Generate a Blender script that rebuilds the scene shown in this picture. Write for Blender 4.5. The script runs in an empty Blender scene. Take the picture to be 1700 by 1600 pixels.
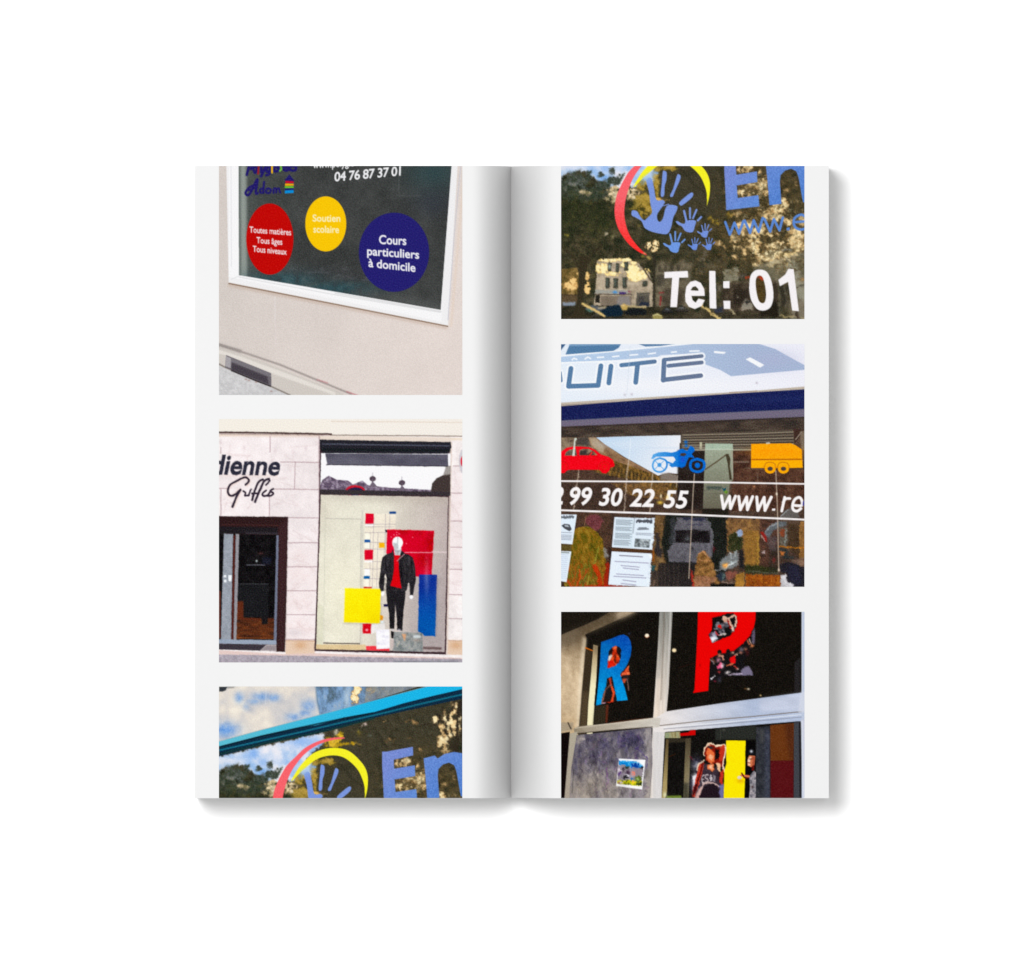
import bpy, math
import numpy as np

C = bpy.context.scene.collection
scn = bpy.context.scene
U = 0.0002                      # metres to one photograph pixel: the open book is 21 cm wide
def X(px): return (px - 850.0) * U
def Y(py): return (800.0 - py) * U
BL, BR, BT, BB, SPINE = 323.5, 1376.0, 275.0, 1325.0, 848.5
H = 196 * U                      # height of the flat of the pages above the white surface

# ---------------------------------------------------------------- camera
cam = bpy.data.cameras.new('camera'); camo = bpy.data.objects.new('camera', cam); C.objects.link(camo)
CAMD = 12.0
camo.location = (0, 0, CAMD + H); cam.sensor_width = 36; cam.lens = 36 * CAMD / (1700 * U)
cam.clip_start = 0.05; cam.clip_end = 60
scn.camera = camo
# ---------------------------------------------------------------- light: white studio surround and one large softbox, upper left
world = bpy.data.worlds.new('World'); scn.world = world; world.use_nodes = True
bg = world.node_tree.nodes['Background']; bg.inputs['Color'].default_value = (1, 1, 1, 1); bg.inputs['Strength'].default_value = 0.88
LD = (-0.128, 0.106, 1.0)
key = bpy.data.lights.new('softbox', 'AREA'); key.shape = 'DISK'; key.size = 0.55; key.energy = 55
ko = bpy.data.objects.new('softbox', key); C.objects.link(ko)
from mathutils import Vector
d_ = Vector(LD).normalized(); ko.location = d_ * 2.2; ko.rotation_euler = d_.to_track_quat('Z', 'Y').to_euler()
scn.view_settings.view_transform = 'Standard'; scn.view_settings.look = 'None'; scn.view_settings.exposure = 0; scn.view_settings.gamma = 1
scn.view_settings.use_curve_mapping = False

# ---------------------------------------------------------------- materials
def mat(name, col, rough=.6, spec=.2, noise_amt=0.0, noise_scale=300, bump=0.0):
    m = bpy.data.materials.new(name); m.use_nodes = True; nt = m.node_tree; b = nt.nodes['Principled BSDF']
    b.inputs['Roughness'].default_value = rough; b.inputs['Specular IOR Level'].default_value = spec
    tc = nt.nodes.new('ShaderNodeTexCoord'); nz = nt.nodes.new('ShaderNodeTexNoise'); nz.inputs['Scale'].default_value = noise_scale; nz.inputs['Detail'].default_value = 5
    nt.links.new(tc.outputs['Object'], nz.inputs['Vector'])
    mr = nt.nodes.new('ShaderNodeMapRange'); mr.inputs['To Min'].default_value = 1 - noise_amt; mr.inputs['To Max'].default_value = 1 + noise_amt
    nt.links.new(nz.outputs['Fac'], mr.inputs['Value'])
    vm = nt.nodes.new('ShaderNodeVectorMath'); vm.operation = 'SCALE'; vm.inputs[0].default_value = col; nt.links.new(mr.outputs['Result'], vm.inputs['Scale'])
    nt.links.new(vm.outputs['Vector'], b.inputs['Base Color'])
    if bump:
        bp = nt.nodes.new('ShaderNodeBump'); bp.inputs['Strength'].default_value = bump; bp.inputs['Distance'].default_value = 0.0001
        nt.links.new(nz.outputs['Fac'], bp.inputs['Height']); nt.links.new(bp.outputs['Normal'], b.inputs['Normal'])
    return m
M_paper = mat('page_paper', (.443, .443, .443), .7, .02, .012, 900, .06)
M_surface = mat('white_card', (.69, .69, .69), .8, .0, .004, 60)
M_cover = mat('cover_card', (.45, .45, .45), .6, .1, .01, 400)
def edge_material():
    m = mat('page_edges', (.62, .62, .61), .8, .05, .0, 300); nt = m.node_tree; b = nt.nodes['Principled BSDF']
    tc = nt.nodes.new('ShaderNodeTexCoord'); mp = nt.nodes.new('ShaderNodeMapping'); mp.inputs['Scale'].default_value = (6, 6, 5200)
    nz = nt.nodes.new('ShaderNodeTexNoise'); nz.inputs['Scale'].default_value = 1; nz.inputs['Detail'].default_value = 2
    cr = nt.nodes.new('ShaderNodeValToRGB'); cr.color_ramp.elements[0].color = (.44, .44, .43, 1); cr.color_ramp.elements[1].color = (.68, .68, .67, 1)
    nt.links.new(tc.outputs['Object'], mp.inputs['Vector']); nt.links.new(mp.outputs['Vector'], nz.inputs['Vector']); nt.links.new(nz.outputs['Fac'], cr.inputs['Fac']); nt.links.new(cr.outputs['Color'], b.inputs['Base Color'])
    return m
M_edges = edge_material()
def ink_material():
    m = bpy.data.materials.new('printed_ink'); m.use_nodes = True; nt = m.node_tree; b = nt.nodes['Principled BSDF']
    b.inputs['Roughness'].default_value = .7; b.inputs['Specular IOR Level'].default_value = 0.0
    at = nt.nodes.new('ShaderNodeAttribute'); at.attribute_name = 'ink'; tc = nt.nodes.new('ShaderNodeTexCoord')
    nz = nt.nodes.new('ShaderNodeTexNoise'); nz.inputs['Scale'].default_value = 2500; nz.inputs['Detail'].default_value = 2
    mr = nt.nodes.new('ShaderNodeMapRange'); mr.inputs['To Min'].default_value = .97; mr.inputs['To Max'].default_value = 1.03
    vm = nt.nodes.new('ShaderNodeVectorMath'); vm.operation = 'SCALE'
    nt.links.new(tc.outputs['Object'], nz.inputs['Vector']); nt.links.new(nz.outputs['Fac'], mr.inputs['Value']); nt.links.new(at.outputs['Color'], vm.inputs[0])
    nt.links.new(mr.outputs['Result'], vm.inputs['Scale']); nt.links.new(vm.outputs['Vector'], b.inputs['Base Color'])
    return m
M_ink = ink_material()

def link(name, verts, faces, material, parent=None, smooth=False):
    me = bpy.data.meshes.new(name); me.from_pydata([tuple(v) for v in verts], [], [tuple(f) for f in faces]); me.update()
    if smooth: me.polygons.foreach_set('use_smooth', [True] * len(me.polygons))
    me.materials.append(material); o = bpy.data.objects.new(name, me); C.objects.link(o); o.parent = parent
    return o

# ---------------------------------------------------------------- white surface
g = 8.0
surf = link('ground', [(-g, -g, 0), (g, -g, 0), (g, g, 0), (-g, g, 0)], [(0, 1, 2, 3)], M_surface); surf['kind'] = 'structure'

# ---------------------------------------------------------------- the open book
WLEFT, WRIGHT, DEPTH = 68.0, 80.0, 114 * U
TAIL = .0
POW = (2.2, 1.95)
def page_z(px):
    # flat leaf that rolls over and down into the gutter
    d = SPINE - px if px <= SPINE else px - SPINE
    w, pw = (WLEFT, POW[0]) if px <= SPINE else (WRIGHT, POW[1])
    if d >= w: return H
    t = 1 - d / w
    return H - DEPTH * ((1 - TAIL) * t ** pw + TAIL * t ** 9)

book = bpy.data.objects.new('open_book', None); C.objects.link(book); book.location = (0, 0, 0)
book['label'] = 'open paperback lying flat, pale pages printed with six colour photographs of shop fronts'
book['category'] = 'book'

def sheet(name, xs, z_off, thick, y0, y1, material, parent):
    # a thin closed leaf that follows the page profile
    top, bot = [], []
    n = len(xs)
    V = []
    for yy in (y0, y1):
        for x in xs: V.append((X(x), Y(yy), page_z(x) + z_off))
    for yy in (y0, y1):
        for x in xs: V.append((X(x), Y(yy), page_z(x) + z_off - thick))
    F = []
    for i in range(n - 1):
        F.append((i, n + i, n + i + 1, i + 1)); F.append((2 * n + i, 2 * n + i + 1, 3 * n + i + 1, 3 * n + i))
        F.append((i, i + 1, 2 * n + i + 1, 2 * n + i)); F.append((n + i, 3 * n + i, 3 * n + i + 1, n + i + 1))
    F.append((0, 2 * n, 3 * n, n)); F.append((n - 1, 2 * n - 1, 4 * n - 1, 3 * n - 1))
    o = link(name, V, F, material, parent)
    return o
def curve_xs(a, b):
    xs = [a, b]
    for i in range(0, 61):
        t = 1 - (1 - i / 60) ** 1.6
        for x in (SPINE - WLEFT + t * WLEFT, SPINE + WRIGHT - t * WRIGHT):
            if a < x < b: xs.append(x)
    return sorted(set(round(x, 4) for x in xs))
left_xs = curve_xs(BL, SPINE - .01); right_xs = curve_xs(SPINE + .01, BR)
page_l = sheet('page', left_xs, 0, .00009, BB, BT, M_paper, book)
page_r = sheet('page', right_xs, 0, .00009, BB, BT, M_paper, book)
page_l['label'] = 'left page with three printed photographs, curving down into the gutter at its right'
page_r['label'] = 'right page with three printed photographs, curving down into the gutter at its left'

def block(name, xs, z0, inset, parent):
    n = len(xs); V = []
    for yy in (BB - inset, BT + inset):
        for x in xs: V.append((X(x), Y(yy), page_z(x) - .00012))
        for x in xs: V.append((X(x), Y(yy), z0))
    F = []
    for i in range(n - 1):
        F += [(i, i + 1, 2 * n + i + 1, 2 * n + i)[::-1], (n + i, n + i + 1, 3 * n + i + 1, 3 * n + i), (i, i + 1, n + i + 1, n + i)[::-1], (2 * n + i, 2 * n + i + 1, 3 * n + i + 1, 3 * n + i)]
    F += [(0, n, 3 * n, 2 * n), (n - 1, 2 * n - 1, 4 * n - 1, 3 * n - 1)]
    return link(name, V, F, M_edges, parent)
lx = [x if x != BL else BL + 1.0 for x in left_xs]; rx = [x if x != BR else BR - 1.0 for x in right_xs]
block('page_block', lx, .0006, 1.0, book); block('page_block', rx, .0006, 1.0, book)
cv = [(X(BL + .6), Y(BB - .6), .00002), (X(BR - .6), Y(BB - .6), .00002), (X(BR - .6), Y(BT + .6), .00002), (X(BL + .6), Y(BT + .6), .00002)]
cv += [(x, y, .00055) for x, y, z in cv]
link('cover', cv, [(0, 3, 2, 1), (4, 5, 6, 7), (0, 1, 5, 4), (1, 2, 6, 5), (2, 3, 7, 6), (3, 0, 4, 7)], M_cover, book)

# ---------------------------------------------------------------- print engine
# The six shop-front pictures are printed ink: each is worked out here as an array
# of ink colours (sRGB 0-255) and laid on a fine grid mesh as a colour attribute.
def noise(h, w, scale, octs=3, seed=0, ax=1.0, ay=1.0, gain=0.55):
    rng = np.random.default_rng(seed)
    out = np.zeros((h, w)); amp = 1.0; tot = 0.0
    yy = np.arange(h)[:, None]; xx = np.arange(w)[None, :]
    for o in range(octs):
        sx = max(scale * ax, 1.0); sy = max(scale * ay, 1.0)
        gx = int(w / sx) + 3; gy = int(h / sy) + 3
        g = rng.random((gy, gx))
        u = xx / sx; v = yy / sy
        iu = u.astype(int); iv = v.astype(int)
        fu = u - iu; fv = v - iv
        fu = fu * fu * (3 - 2 * fu); fv = fv * fv * (3 - 2 * fv)
        a = g[iv, iu] * (1 - fu) + g[iv, iu + 1] * fu
        b = g[iv + 1, iu] * (1 - fu) + g[iv + 1, iu + 1] * fu
        out += amp * (a * (1 - fv) + b * fv); tot += amp
        amp *= gain; scale = scale / 2
    out /= tot
    return out

def rank(n):
    lo, hi = np.percentile(n, 1), np.percentile(n, 99)
    return np.clip((n - lo) / (hi - lo), 0, 1)

def blur(m, r):
    if r <= 0: return m
    k = int(r * 3) + 1
    x = np.arange(-k, k + 1); g = np.exp(-x * x / (2 * r * r)); g /= g.sum()
    for ax_ in (0, 1):
        pad = [(0, 0)] * m.ndim; pad[ax_] = (k, k)
        q = np.pad(m, pad, mode='edge'); o = 0
        for i, c in enumerate(g):
            sl = [slice(None)] * m.ndim; sl[ax_] = slice(i, i + m.shape[ax_])
            o = o + c * q[tuple(sl)]
        m = o
    return m

def smooth_path(pts, closed=False, n=6):
    p = np.asarray(pts, float); N = len(p); out = []
    for i in range(N if closed else N - 1):
        if closed: a, b, c, d = p[(i - 1) % N], p[i], p[(i + 1) % N], p[(i + 2) % N]
        else: a, b, c, d = p[max(i - 1, 0)], p[i], p[i + 1], p[min(i + 2, N - 1)]
        for t in np.arange(n) / n:
            out.append(0.5 * (2 * b + (c - a) * t + (2 * a - 5 * b + 4 * c - d) * t * t + (3 * b - a - 3 * c + d) * t ** 3))
    if not closed: out.append(p[-1])
    return np.array(out)

_glyphs = {}
def glyph_tris(s, bold, shear, spacing):
    key = (s, bold, shear, spacing)
    if key in _glyphs: return _glyphs[key]
    cu = bpy.data.curves.new('lettering', 'FONT'); cu.body = s; cu.size = 1; cu.offset = bold
    cu.shear = shear; cu.space_character = spacing; cu.resolution_u = 4
    ob = bpy.data.objects.new('lettering', cu)
    bpy.context.scene.collection.objects.link(ob)
    bpy.context.view_layer.update()
    me = bpy.data.meshes.new_from_object(ob.evaluated_get(bpy.context.evaluated_depsgraph_get()))
    me.calc_loop_triangles()
    co = np.array([v.co[:2] for v in me.vertices]).reshape(-1, 2)
    tr = np.array([t.vertices[:] for t in me.loop_triangles]).reshape(-1, 3)
    bpy.data.objects.remove(ob); bpy.data.curves.remove(cu); bpy.data.meshes.remove(me)
    _glyphs[key] = (co, tr)
    return _glyphs[key]

SS = 4
class Pic:
    def __init__(s, x0, y0, w=404, h=404, base=(128, 128, 128)):
        s.x0, s.y0, s.w, s.h = x0, y0, w, h
        s.img = np.ones((h, w, 3)) * np.array(base, float)
        s.clip = None; s.z(0, 0, 1)
    def z(s, ox, oy, k): s.ox, s.oy, s.k = ox, oy, k; return s
    def c(s, pts):
        p = np.asarray(pts, float).reshape(-1, 2) / s.k + (s.ox, s.oy)
        return p - (s.x0, s.y0)
    def parity(s, loops):
        W, H = s.w * SS, s.h * SS
        allp = np.concatenate(loops)
        ya = max(int(np.floor(allp[:, 1].min())) - 1, 0); yb = min(int(np.ceil(allp[:, 1].max())) + 1, s.h)
        xa = max(int(np.floor(allp[:, 0].min())) - 1, 0); xb = min(int(np.ceil(allp[:, 0].max())) + 1, s.w)
        m = np.zeros((s.h, s.w))
        if yb <= ya or xb <= xa: return m
        hh, ww = (yb - ya) * SS, (xb - xa) * SS
        acc = np.zeros((hh, ww + 1), np.int32)
        for lp in loops:
            q = (lp - (xa, ya)) * SS
            for (ax_, ay_), (bx_, by_) in zip(q, np.roll(q, -1, 0)):
                if ay_ == by_: continue
                if ay_ > by_: ax_, ay_, bx_, by_ = bx_, by_, ax_, ay_
                r0 = max(int(np.ceil(ay_ - .5)), 0); r1 = min(int(np.ceil(by_ - .5)), hh)
                if r1 <= r0: continue
                r = np.arange(r0, r1)
                x = ax_ + (r + .5 - ay_) * (bx_ - ax_) / (by_ - ay_)
                cx = np.clip(np.ceil(x - .5).astype(int), 0, ww)
                acc[r, cx] += 1
        f = (np.cumsum(acc, 1)[:, :ww] & 1).astype(float)
        m[ya:yb, xa:xb] = f.reshape(yb - ya, SS, xb - xa, SS).mean((1, 3))
        return m
    def poly(s, pts, sm=0):
        p = s.c(pts)
        if sm: p = smooth_path(p, True)
        return s.parity([p])
    def line(s, pts, wd, sm=0, w2=None):
        p = s.c(pts)
        if sm: p = smooth_path(p)
        yy, xx = np.mgrid[0:s.h, 0:s.w] + .5
        m = np.zeros((s.h, s.w)); n = len(p) - 1
        for i in range(n):
            a, b = p[i], p[i + 1]; d = b - a; L = max((d * d).sum(), 1e-9)
            r = wd / 2 + 2
            if w2 is not None: r = max(wd, w2) / 2 + 2
            xa = max(int(min(a[0], b[0]) - r), 0); xb = min(int(max(a[0], b[0]) + r) + 1, s.w)
            ya = max(int(min(a[1], b[1]) - r), 0); yb = min(int(max(a[1], b[1]) + r) + 1, s.h)
            if xb <= xa or yb <= ya: continue
            X = xx[ya:yb, xa:xb] - a[0]; Y = yy[ya:yb, xa:xb] - a[1]
            t = np.clip((X * d[0] + Y * d[1]) / L, 0, 1)
            ds = np.hypot(X - t * d[0], Y - t * d[1])
            ww = wd if w2 is None else wd + (w2 - wd) * (i + t) / n
            m[ya:yb, xa:xb] = np.maximum(m[ya:yb, xa:xb], np.clip(ww / 2 + .5 - ds, 0, 1) * np.minimum(ww, 1))
        return m
    def ell(s, cx, cy, rx, ry, rot=0):
        (X, Y), = s.c([cx, cy]); t = np.arange(64) / 64 * 2 * np.pi
        rx, ry = rx / s.k, ry / s.k; a = math.radians(rot)
        u, v = rx * np.cos(t), ry * np.sin(t)
        return s.parity([np.stack([X + u * math.cos(a) - v * math.sin(a), Y + u * math.sin(a) + v * math.cos(a)], 1)])
    def put(s, m, col, a=1.0, b=0):
        if b: m = blur(m, b)
        if s.clip is not None: m = m * s.clip
        m = (m * a)[..., None]
        s.img = s.img * (1 - m) + np.asarray(col, float) * m
        return m[..., 0]
    def P(s, col, pts, a=1, b=0, sm=0): return s.put(s.poly(pts, sm), col, a, b)
    def L(s, col, wd, pts, a=1, b=0, sm=0, w2=None): return s.put(s.line(pts, wd, sm, w2), col, a, b)
    def E(s, col, cx, cy, rx, ry, rot=0, a=1, b=0): return s.put(s.ell(cx, cy, rx, ry, rot), col, a, b)
    def G(s, col, cx, cy, rx, ry=None, a=1.0):
        ry = rx if ry is None else ry
        (X, Y), = s.c([cx, cy]); yy, xx = np.mgrid[0:s.h, 0:s.w] + .5
        s.put(np.exp(-((xx - X) / (rx / s.k)) ** 2 - ((yy - Y) / (ry / s.k)) ** 2), col, a)
    def field(s, spots):
        yy, xx = np.mgrid[0:s.h, 0:s.w] + .5; m = np.zeros((s.h, s.w))
        for q in spots:
            cx, cy, rx, ry = q[:4]; a = q[4] if len(q) > 4 else 1
            (X, Y), = s.c([cx, cy])
            m = np.maximum(m, a * np.exp(-(((xx - X) / (rx / s.k)) ** 2 + ((yy - Y) / (ry / s.k)) ** 2)))
        return m
    def n(s, scale, octs=3, seed=0, ax=1, ay=1, gain=.55): return rank(noise(s.h, s.w, scale, octs, seed, ax, ay, gain))
    def mix(s, m, pal, scale, octs=3, seed=0, ax=1, ay=1, a=1.0, gain=.6):
        v = s.n(scale, octs, seed, ax, ay, gain); t = np.linspace(0, 1, len(pal)); pal = np.array(pal, float)
        col = np.stack([np.interp(v, t, pal[:, i]) for i in range(3)], -1)
        return s.put(m, col, a)
    def grad(s, pa, ca, pb, cb):
        (a, b) = s.c([*pa, *pb]); d = b - a
        yy, xx = np.mgrid[0:s.h, 0:s.w] + .5
        t = np.clip(((xx - a[0]) * d[0] + (yy - a[1]) * d[1]) / (d * d).sum(), 0, 1)[..., None]
        return np.array(ca, float) * (1 - t) + np.array(cb, float) * t
    def tex(s, m, amp, scale, octs=2, seed=0, ax=1, ay=1):
        v = (s.n(scale, octs, seed, ax, ay) - .5) * 2 * amp
        if s.clip is not None: m = m * s.clip
        s.img = s.img + (m * v)[..., None]
    def warp(s, m, amp, scale, seed, ax=1, ay=1):
        # lets the drawn edges wander like detail in a small photograph
        dx = (s.n(scale, 3, seed, ax, ay, .8) - .5) * 2 * amp * m; dy = (s.n(scale, 3, seed + 1, ax, ay, .8) - .5) * 2 * amp * m
        yy, xx = np.mgrid[0:s.h, 0:s.w]
        X = np.clip(xx + dx, 0, s.w - 1.001); Y = np.clip(yy + dy, 0, s.h - 1.001)
        ix = X.astype(int); iy = Y.astype(int); fx = (X - ix)[..., None]; fy = (Y - iy)[..., None]
        ix1 = np.minimum(ix + 1, s.w - 1); iy1 = np.minimum(iy + 1, s.h - 1)
        s.img = (s.img[iy, ix] * (1 - fx) + s.img[iy, ix1] * fx) * (1 - fy) + (s.img[iy1, ix] * (1 - fx) + s.img[iy1, ix1] * fx) * fy
    def mottle(s, m, amp, scale, seed, ax=1, ay=1):
        v = 1 + (s.n(scale, 3, seed, ax, ay, .8) - .5) * 2 * amp
        s.img = s.img * (1 - m[..., None]) + s.img * (v[..., None]) * m[..., None]
    def text(s, body, p0, p1, cap, col, bold=0.02, shear=0.0, up=None, sp=1.0, a=1, b=0, ref='H', loops=None):
        co, tr = glyph_tris(body, bold, shear, sp)
        rc, _ = glyph_tris(ref, bold, 0, 1.0)
        ch = rc[:, 1].max() - max(rc[:, 1].min(), 0)
        (A, B) = s.c([*p0, *p1]); cap = cap / s.k
        d = B - A; x0, x1 = co[:, 0].min(), co[:, 0].max()
        upv = np.array((0.0, -1.0)) if up is None else np.array(up, float)
        u = (co[:, 0] - x0) / (x1 - x0)
        pt = A + u[:, None] * d + (co[:, 1] / ch * cap)[:, None] * upv
        m = s.parity([pt[t] for t in tr])
        return s.put(np.clip(m, 0, 1), col, a, b)
    def finish(s, seed, amp=9, con=1.0):
        s.img = (s.img - 120) * con + 120
        amp = amp * (1.25 - .75 * np.clip(s.img.mean(-1) / 255, 0, 1))
        rng = np.random.default_rng(seed)
        n1 = rng.normal(0, 1, (s.h, s.w)); n1 = blur(n1, .5) * 2.0; n1 = n1 - blur(n1, 1.2)          # fine screen grain
        n2 = rng.normal(0, 1, (s.h, s.w, 3)); n2 = blur(n2, .5) * 2.0; n2 = n2 - blur(n2, 1.2)
        yy, xx = np.mgrid[0:s.h, 0:s.w]; ck = ((xx + yy) & 1) * 2 - 1
        patch = np.clip(s.n(18, 2, seed + 5) * 2 - .8, 0, 1)
        s.img = blur(s.img, 0.45) + (n1 * amp)[..., None] + n2 * (amp * .55)[..., None] + (ck * patch * amp * .55)[..., None]
        s.img = np.clip(s.img, 4, 252)
        return s

def picture_tutoring_window():
    p = Pic(363.5, 251.5, base=(214, 204, 197)); full = np.ones((p.h, p.w))
    p.put(full, p.grad((363, 480), (212, 203, 197), (767, 600), (226, 214, 208)))
    p.tex(full, 2.5, 60, 2, 1); p.tex(full, 3.5, 2.5, 2, 2)
    p.z(340, 270, 3.6957)
    # frame
    p.P((238, 237, 238), [132, -80, 148, 735, 1490, 1002, 1556, -80])
    p.P((251, 251, 252), [150, -80, 150, 700, 1450, 975, 1500, -80], a=.5)
    p.L((198, 198, 208), 1.6, [1578, -80, 1532, 400, 1490, 965], a=.8)
    p.L((205, 205, 212), 1.1, [162, -80, 165, 640], a=.6)
    p.L((226, 206, 190), 4, [1603, -80, 1560, 400, 1510, 1000], a=.6, b=1)
    p.L((131, 106, 88), 2.2, [150, 741, 800, 868, 1488, 1003])
    p.L((190, 165, 148), 5, [150, 752, 800, 878, 1480, 1012], a=.45, b=1.5)
    # glass
    g = p.poly([208, -80, 212, 690, 1446, 903, 1520, -80])
    p.clip = g
    p.put(g, p.grad((208, 300), (74, 80, 77), (600, 300), (62, 64, 63)))
    p.tex(g, 7, 34, 3, 3); p.tex(g, 5, 3, 2, 5)
    p.P((142, 150, 144), [206, -80, 206, 720, 262, 720, 256, -80], b=2)
    p.P((96, 104, 100), [206, -80, 206, 720, 226, 720, 222, -80], b=1.2, a=.8)
    p.G((44, 70, 74), 1400, 60, 170, 120, .7); p.G((48, 54, 66), 1400, 250, 120, 90, .5)
    p.mix(p.field([(480, 720, 260, 60, .9), (800, 770, 260, 50, .9)]), [(46, 62, 68), (44, 84, 94), (80, 108, 112)], 10, 3, 4, a=.8)
    p.P((104, 106, 106), [900, 780, 1450, 868, 1450, 910, 900, 800], b=7, a=.7)
    p.mix(p.field([(800, 670, 280, 30, .8), (1000, 700, 200, 30)]), [(50, 52, 52), (60, 60, 64), (110, 108, 116)], 5, 3, 6, ax=2, a=.5)
    p.L((120, 122, 122), 1, [1190, 60, 1190, 205, 1330, 205], a=.35)
    # logo, top left
    navy = (33, 26, 104)
    p.z(360, 270, 8)
    for q in ([400, 165, 440, 30, 470, 50, 455, 90], [480, 60, 510, 140, 540, 80, 500, 60], [590, 60, 600, 140, 650, 60, 590, 185],
              [660, 170, 700, 150, 705, 60, 670, 70, 665, 120, 700, 120], [770, 60, 765, 115, 815, 110, 810, 55, 770, 70],
              [895, 40, 890, 95, 930, 110, 950, 90], [900, 75, 945, 60], [980, 45, 975, 100, 1040, 105, 1050, 60, 990, 50]):
        p.L(navy, 4.2, q, sm=1)
    p.L((150, 30, 40), 3, [560, 20, 550, 150]); p.L((226, 176, 20), 3, [735, 20, 735, 135])
    p.L((112, 190, 60), 2.6, [845, 20, 860, 90, 838, 112])
    p.L(navy, 4, [520, 300, 440, 330, 385, 400, 410, 435, 450, 400, 540, 225, 520, 400, 545, 410], sm=1)
    p.L(navy, 2.8, [430, 370, 540, 330]); p.L(navy, 3.4, [630, 260, 618, 405]); p.L(navy, 3.4, [615, 345, 580, 360, 582, 400, 618, 400], sm=1)
    p.L(navy, 3.4, [665, 350, 655, 395, 700, 405, 720, 365, 680, 345, 660, 365], sm=1)
    p.L(navy, 3.2, [755, 405, 760, 350, 790, 350, 790, 400], sm=1); p.L(navy, 3.2, [790, 360, 825, 345, 835, 380, 845, 400], sm=1)
    p.P(navy, [895, 240, 965, 160, 1030, 240]); p.P(navy, [912, 235, 1022, 235, 1022, 372, 905, 372])
    p.P((196, 12, 40), [915, 245, 1022, 250, 1022, 276, 912, 276]); p.P((232, 168, 10), [908, 280, 1024, 282, 1022, 310, 906, 312])
    p.P((104, 186, 40), [904, 316, 1022, 314, 1022, 340, 902, 342]); p.P((10, 140, 214), [905, 374, 1022, 366, 1022, 405, 903, 412])
    # writing
    wht = (238, 238, 240)
    p.text('www.polyglo', (1275, 78), (1828, 50), 92, wht, bold=.02)
    p.text('04 76 87 37 01', (1560, 252), (2440, 172), 122, wht, bold=.022, sp=.93, up=(.03, -1))
    # discs
    p.z(0, 0, 1)
    p.E((190, 8, 5), 448.3, 397, 39.1, 58.9); p.E((246, 196, 6), 540.9, 371.9, 34, 45.6); p.E((36, 31, 110), 653.9, 418.8, 58.2, 65.5)
    p.z(360, 270, 8)
    p.text('Toutes matières', (437, 928), (988, 966), 80, wht, bold=.02)
    p.text('Tous âges', (530, 1068), (872, 1092), 80, wht, bold=.02)
    p.text('Tous niveaux', (480, 1182), (932, 1224), 80, wht, bold=.02)
    y = (246, 236, 190)
    p.text('Soutien', (1272, 782), (1640, 786), 92, y, bold=.022); p.text('scolaire', (1282, 928), (1622, 934), 92, y, bold=.022)
    p.z(560, 270, 8)
    p.text('Cours', (552, 1078), (915, 1094), 118, wht, bold=.025); p.text('particuliers', (395, 1226), (1085, 1276), 112, wht, bold=.025)
    p.text('à domicile', (412, 1382), (1036, 1450), 112, wht, bold=.025)
    p.clip = None
    # sill lines
    p.z(340, 270, 3.6957)
    p.L((206, 206, 208), 1.2, [212, 702, 800, 810, 1446, 918], a=.8); p.L((176, 176, 178), 1.2, [800, 800, 1446, 912], a=.6, b=.5)
    p.L((215, 214, 216), 1.2, [165, 715, 212, 694], a=.8)
    # plinth, vent and pavement
    p.z(360, 450, 7.619)
    p.P((206, 199, 192), [20, 950, 600, 1150, 1600, 1540, 1600, 1620, 20, 1620])
    p.L((148, 140, 136), 5, [20, 925, 300, 1010], b=1.2); p.L((158, 148, 144), 3, [250, 995, 800, 1180, 1600, 1510, 1700, 1550], b=.8)
    p.L((196, 120, 128), 2, [1270, 1370, 1400, 1410], a=.6, b=.6); p.L((190, 110, 118), 2, [1640, 1520, 1800, 1575], a=.7, b=.6)
    p.P((226, 220, 213), [20, 990, 300, 1075, 1100, 1370, 1500, 1530, 1500, 1570, 700, 1290, 120, 1060, 20, 1040], b=.8)
    p.P((203, 202, 203), [20, 1190, 400, 1340, 935, 1580, 20, 1580])
    p.tex(p.poly([20, 1190, 400, 1340, 935, 1580, 20, 1580]), 12, 4, 2, 9)
    p.L((120, 112, 106), 2, [20, 1165, 110, 1215, 680, 1450, 940, 1570], b=.6)
    p.P((108, 102, 108), [120, 1058, 690, 1288, 692, 1450, 620, 1430, 108, 1215])
    p.P((164, 160, 164), [118, 1070, 185, 1098, 180, 1225, 112, 1200]); p.P((122, 118, 124), [190, 1098, 690, 1290, 690, 1340, 190, 1150], a=.8)
    p.P((70, 64, 72), [190, 1150, 640, 1330, 660, 1430, 185, 1250], b=1); p.L((52, 46, 48), 2, [190, 1255, 500, 1385, 680, 1452])
    p.L((228, 222, 222), 1.3, [738, 330, 738, 620], a=.7); p.L((228, 214, 218), 1, [742, 620, 748, 940], a=.5)
    for x, yv in ((372, 1365), (410, 1380), (500, 1400), (690, 1515)): p.G((140, 90, 80), x, yv, 14, 8, .6)
    return p.finish(1, 6)

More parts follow.
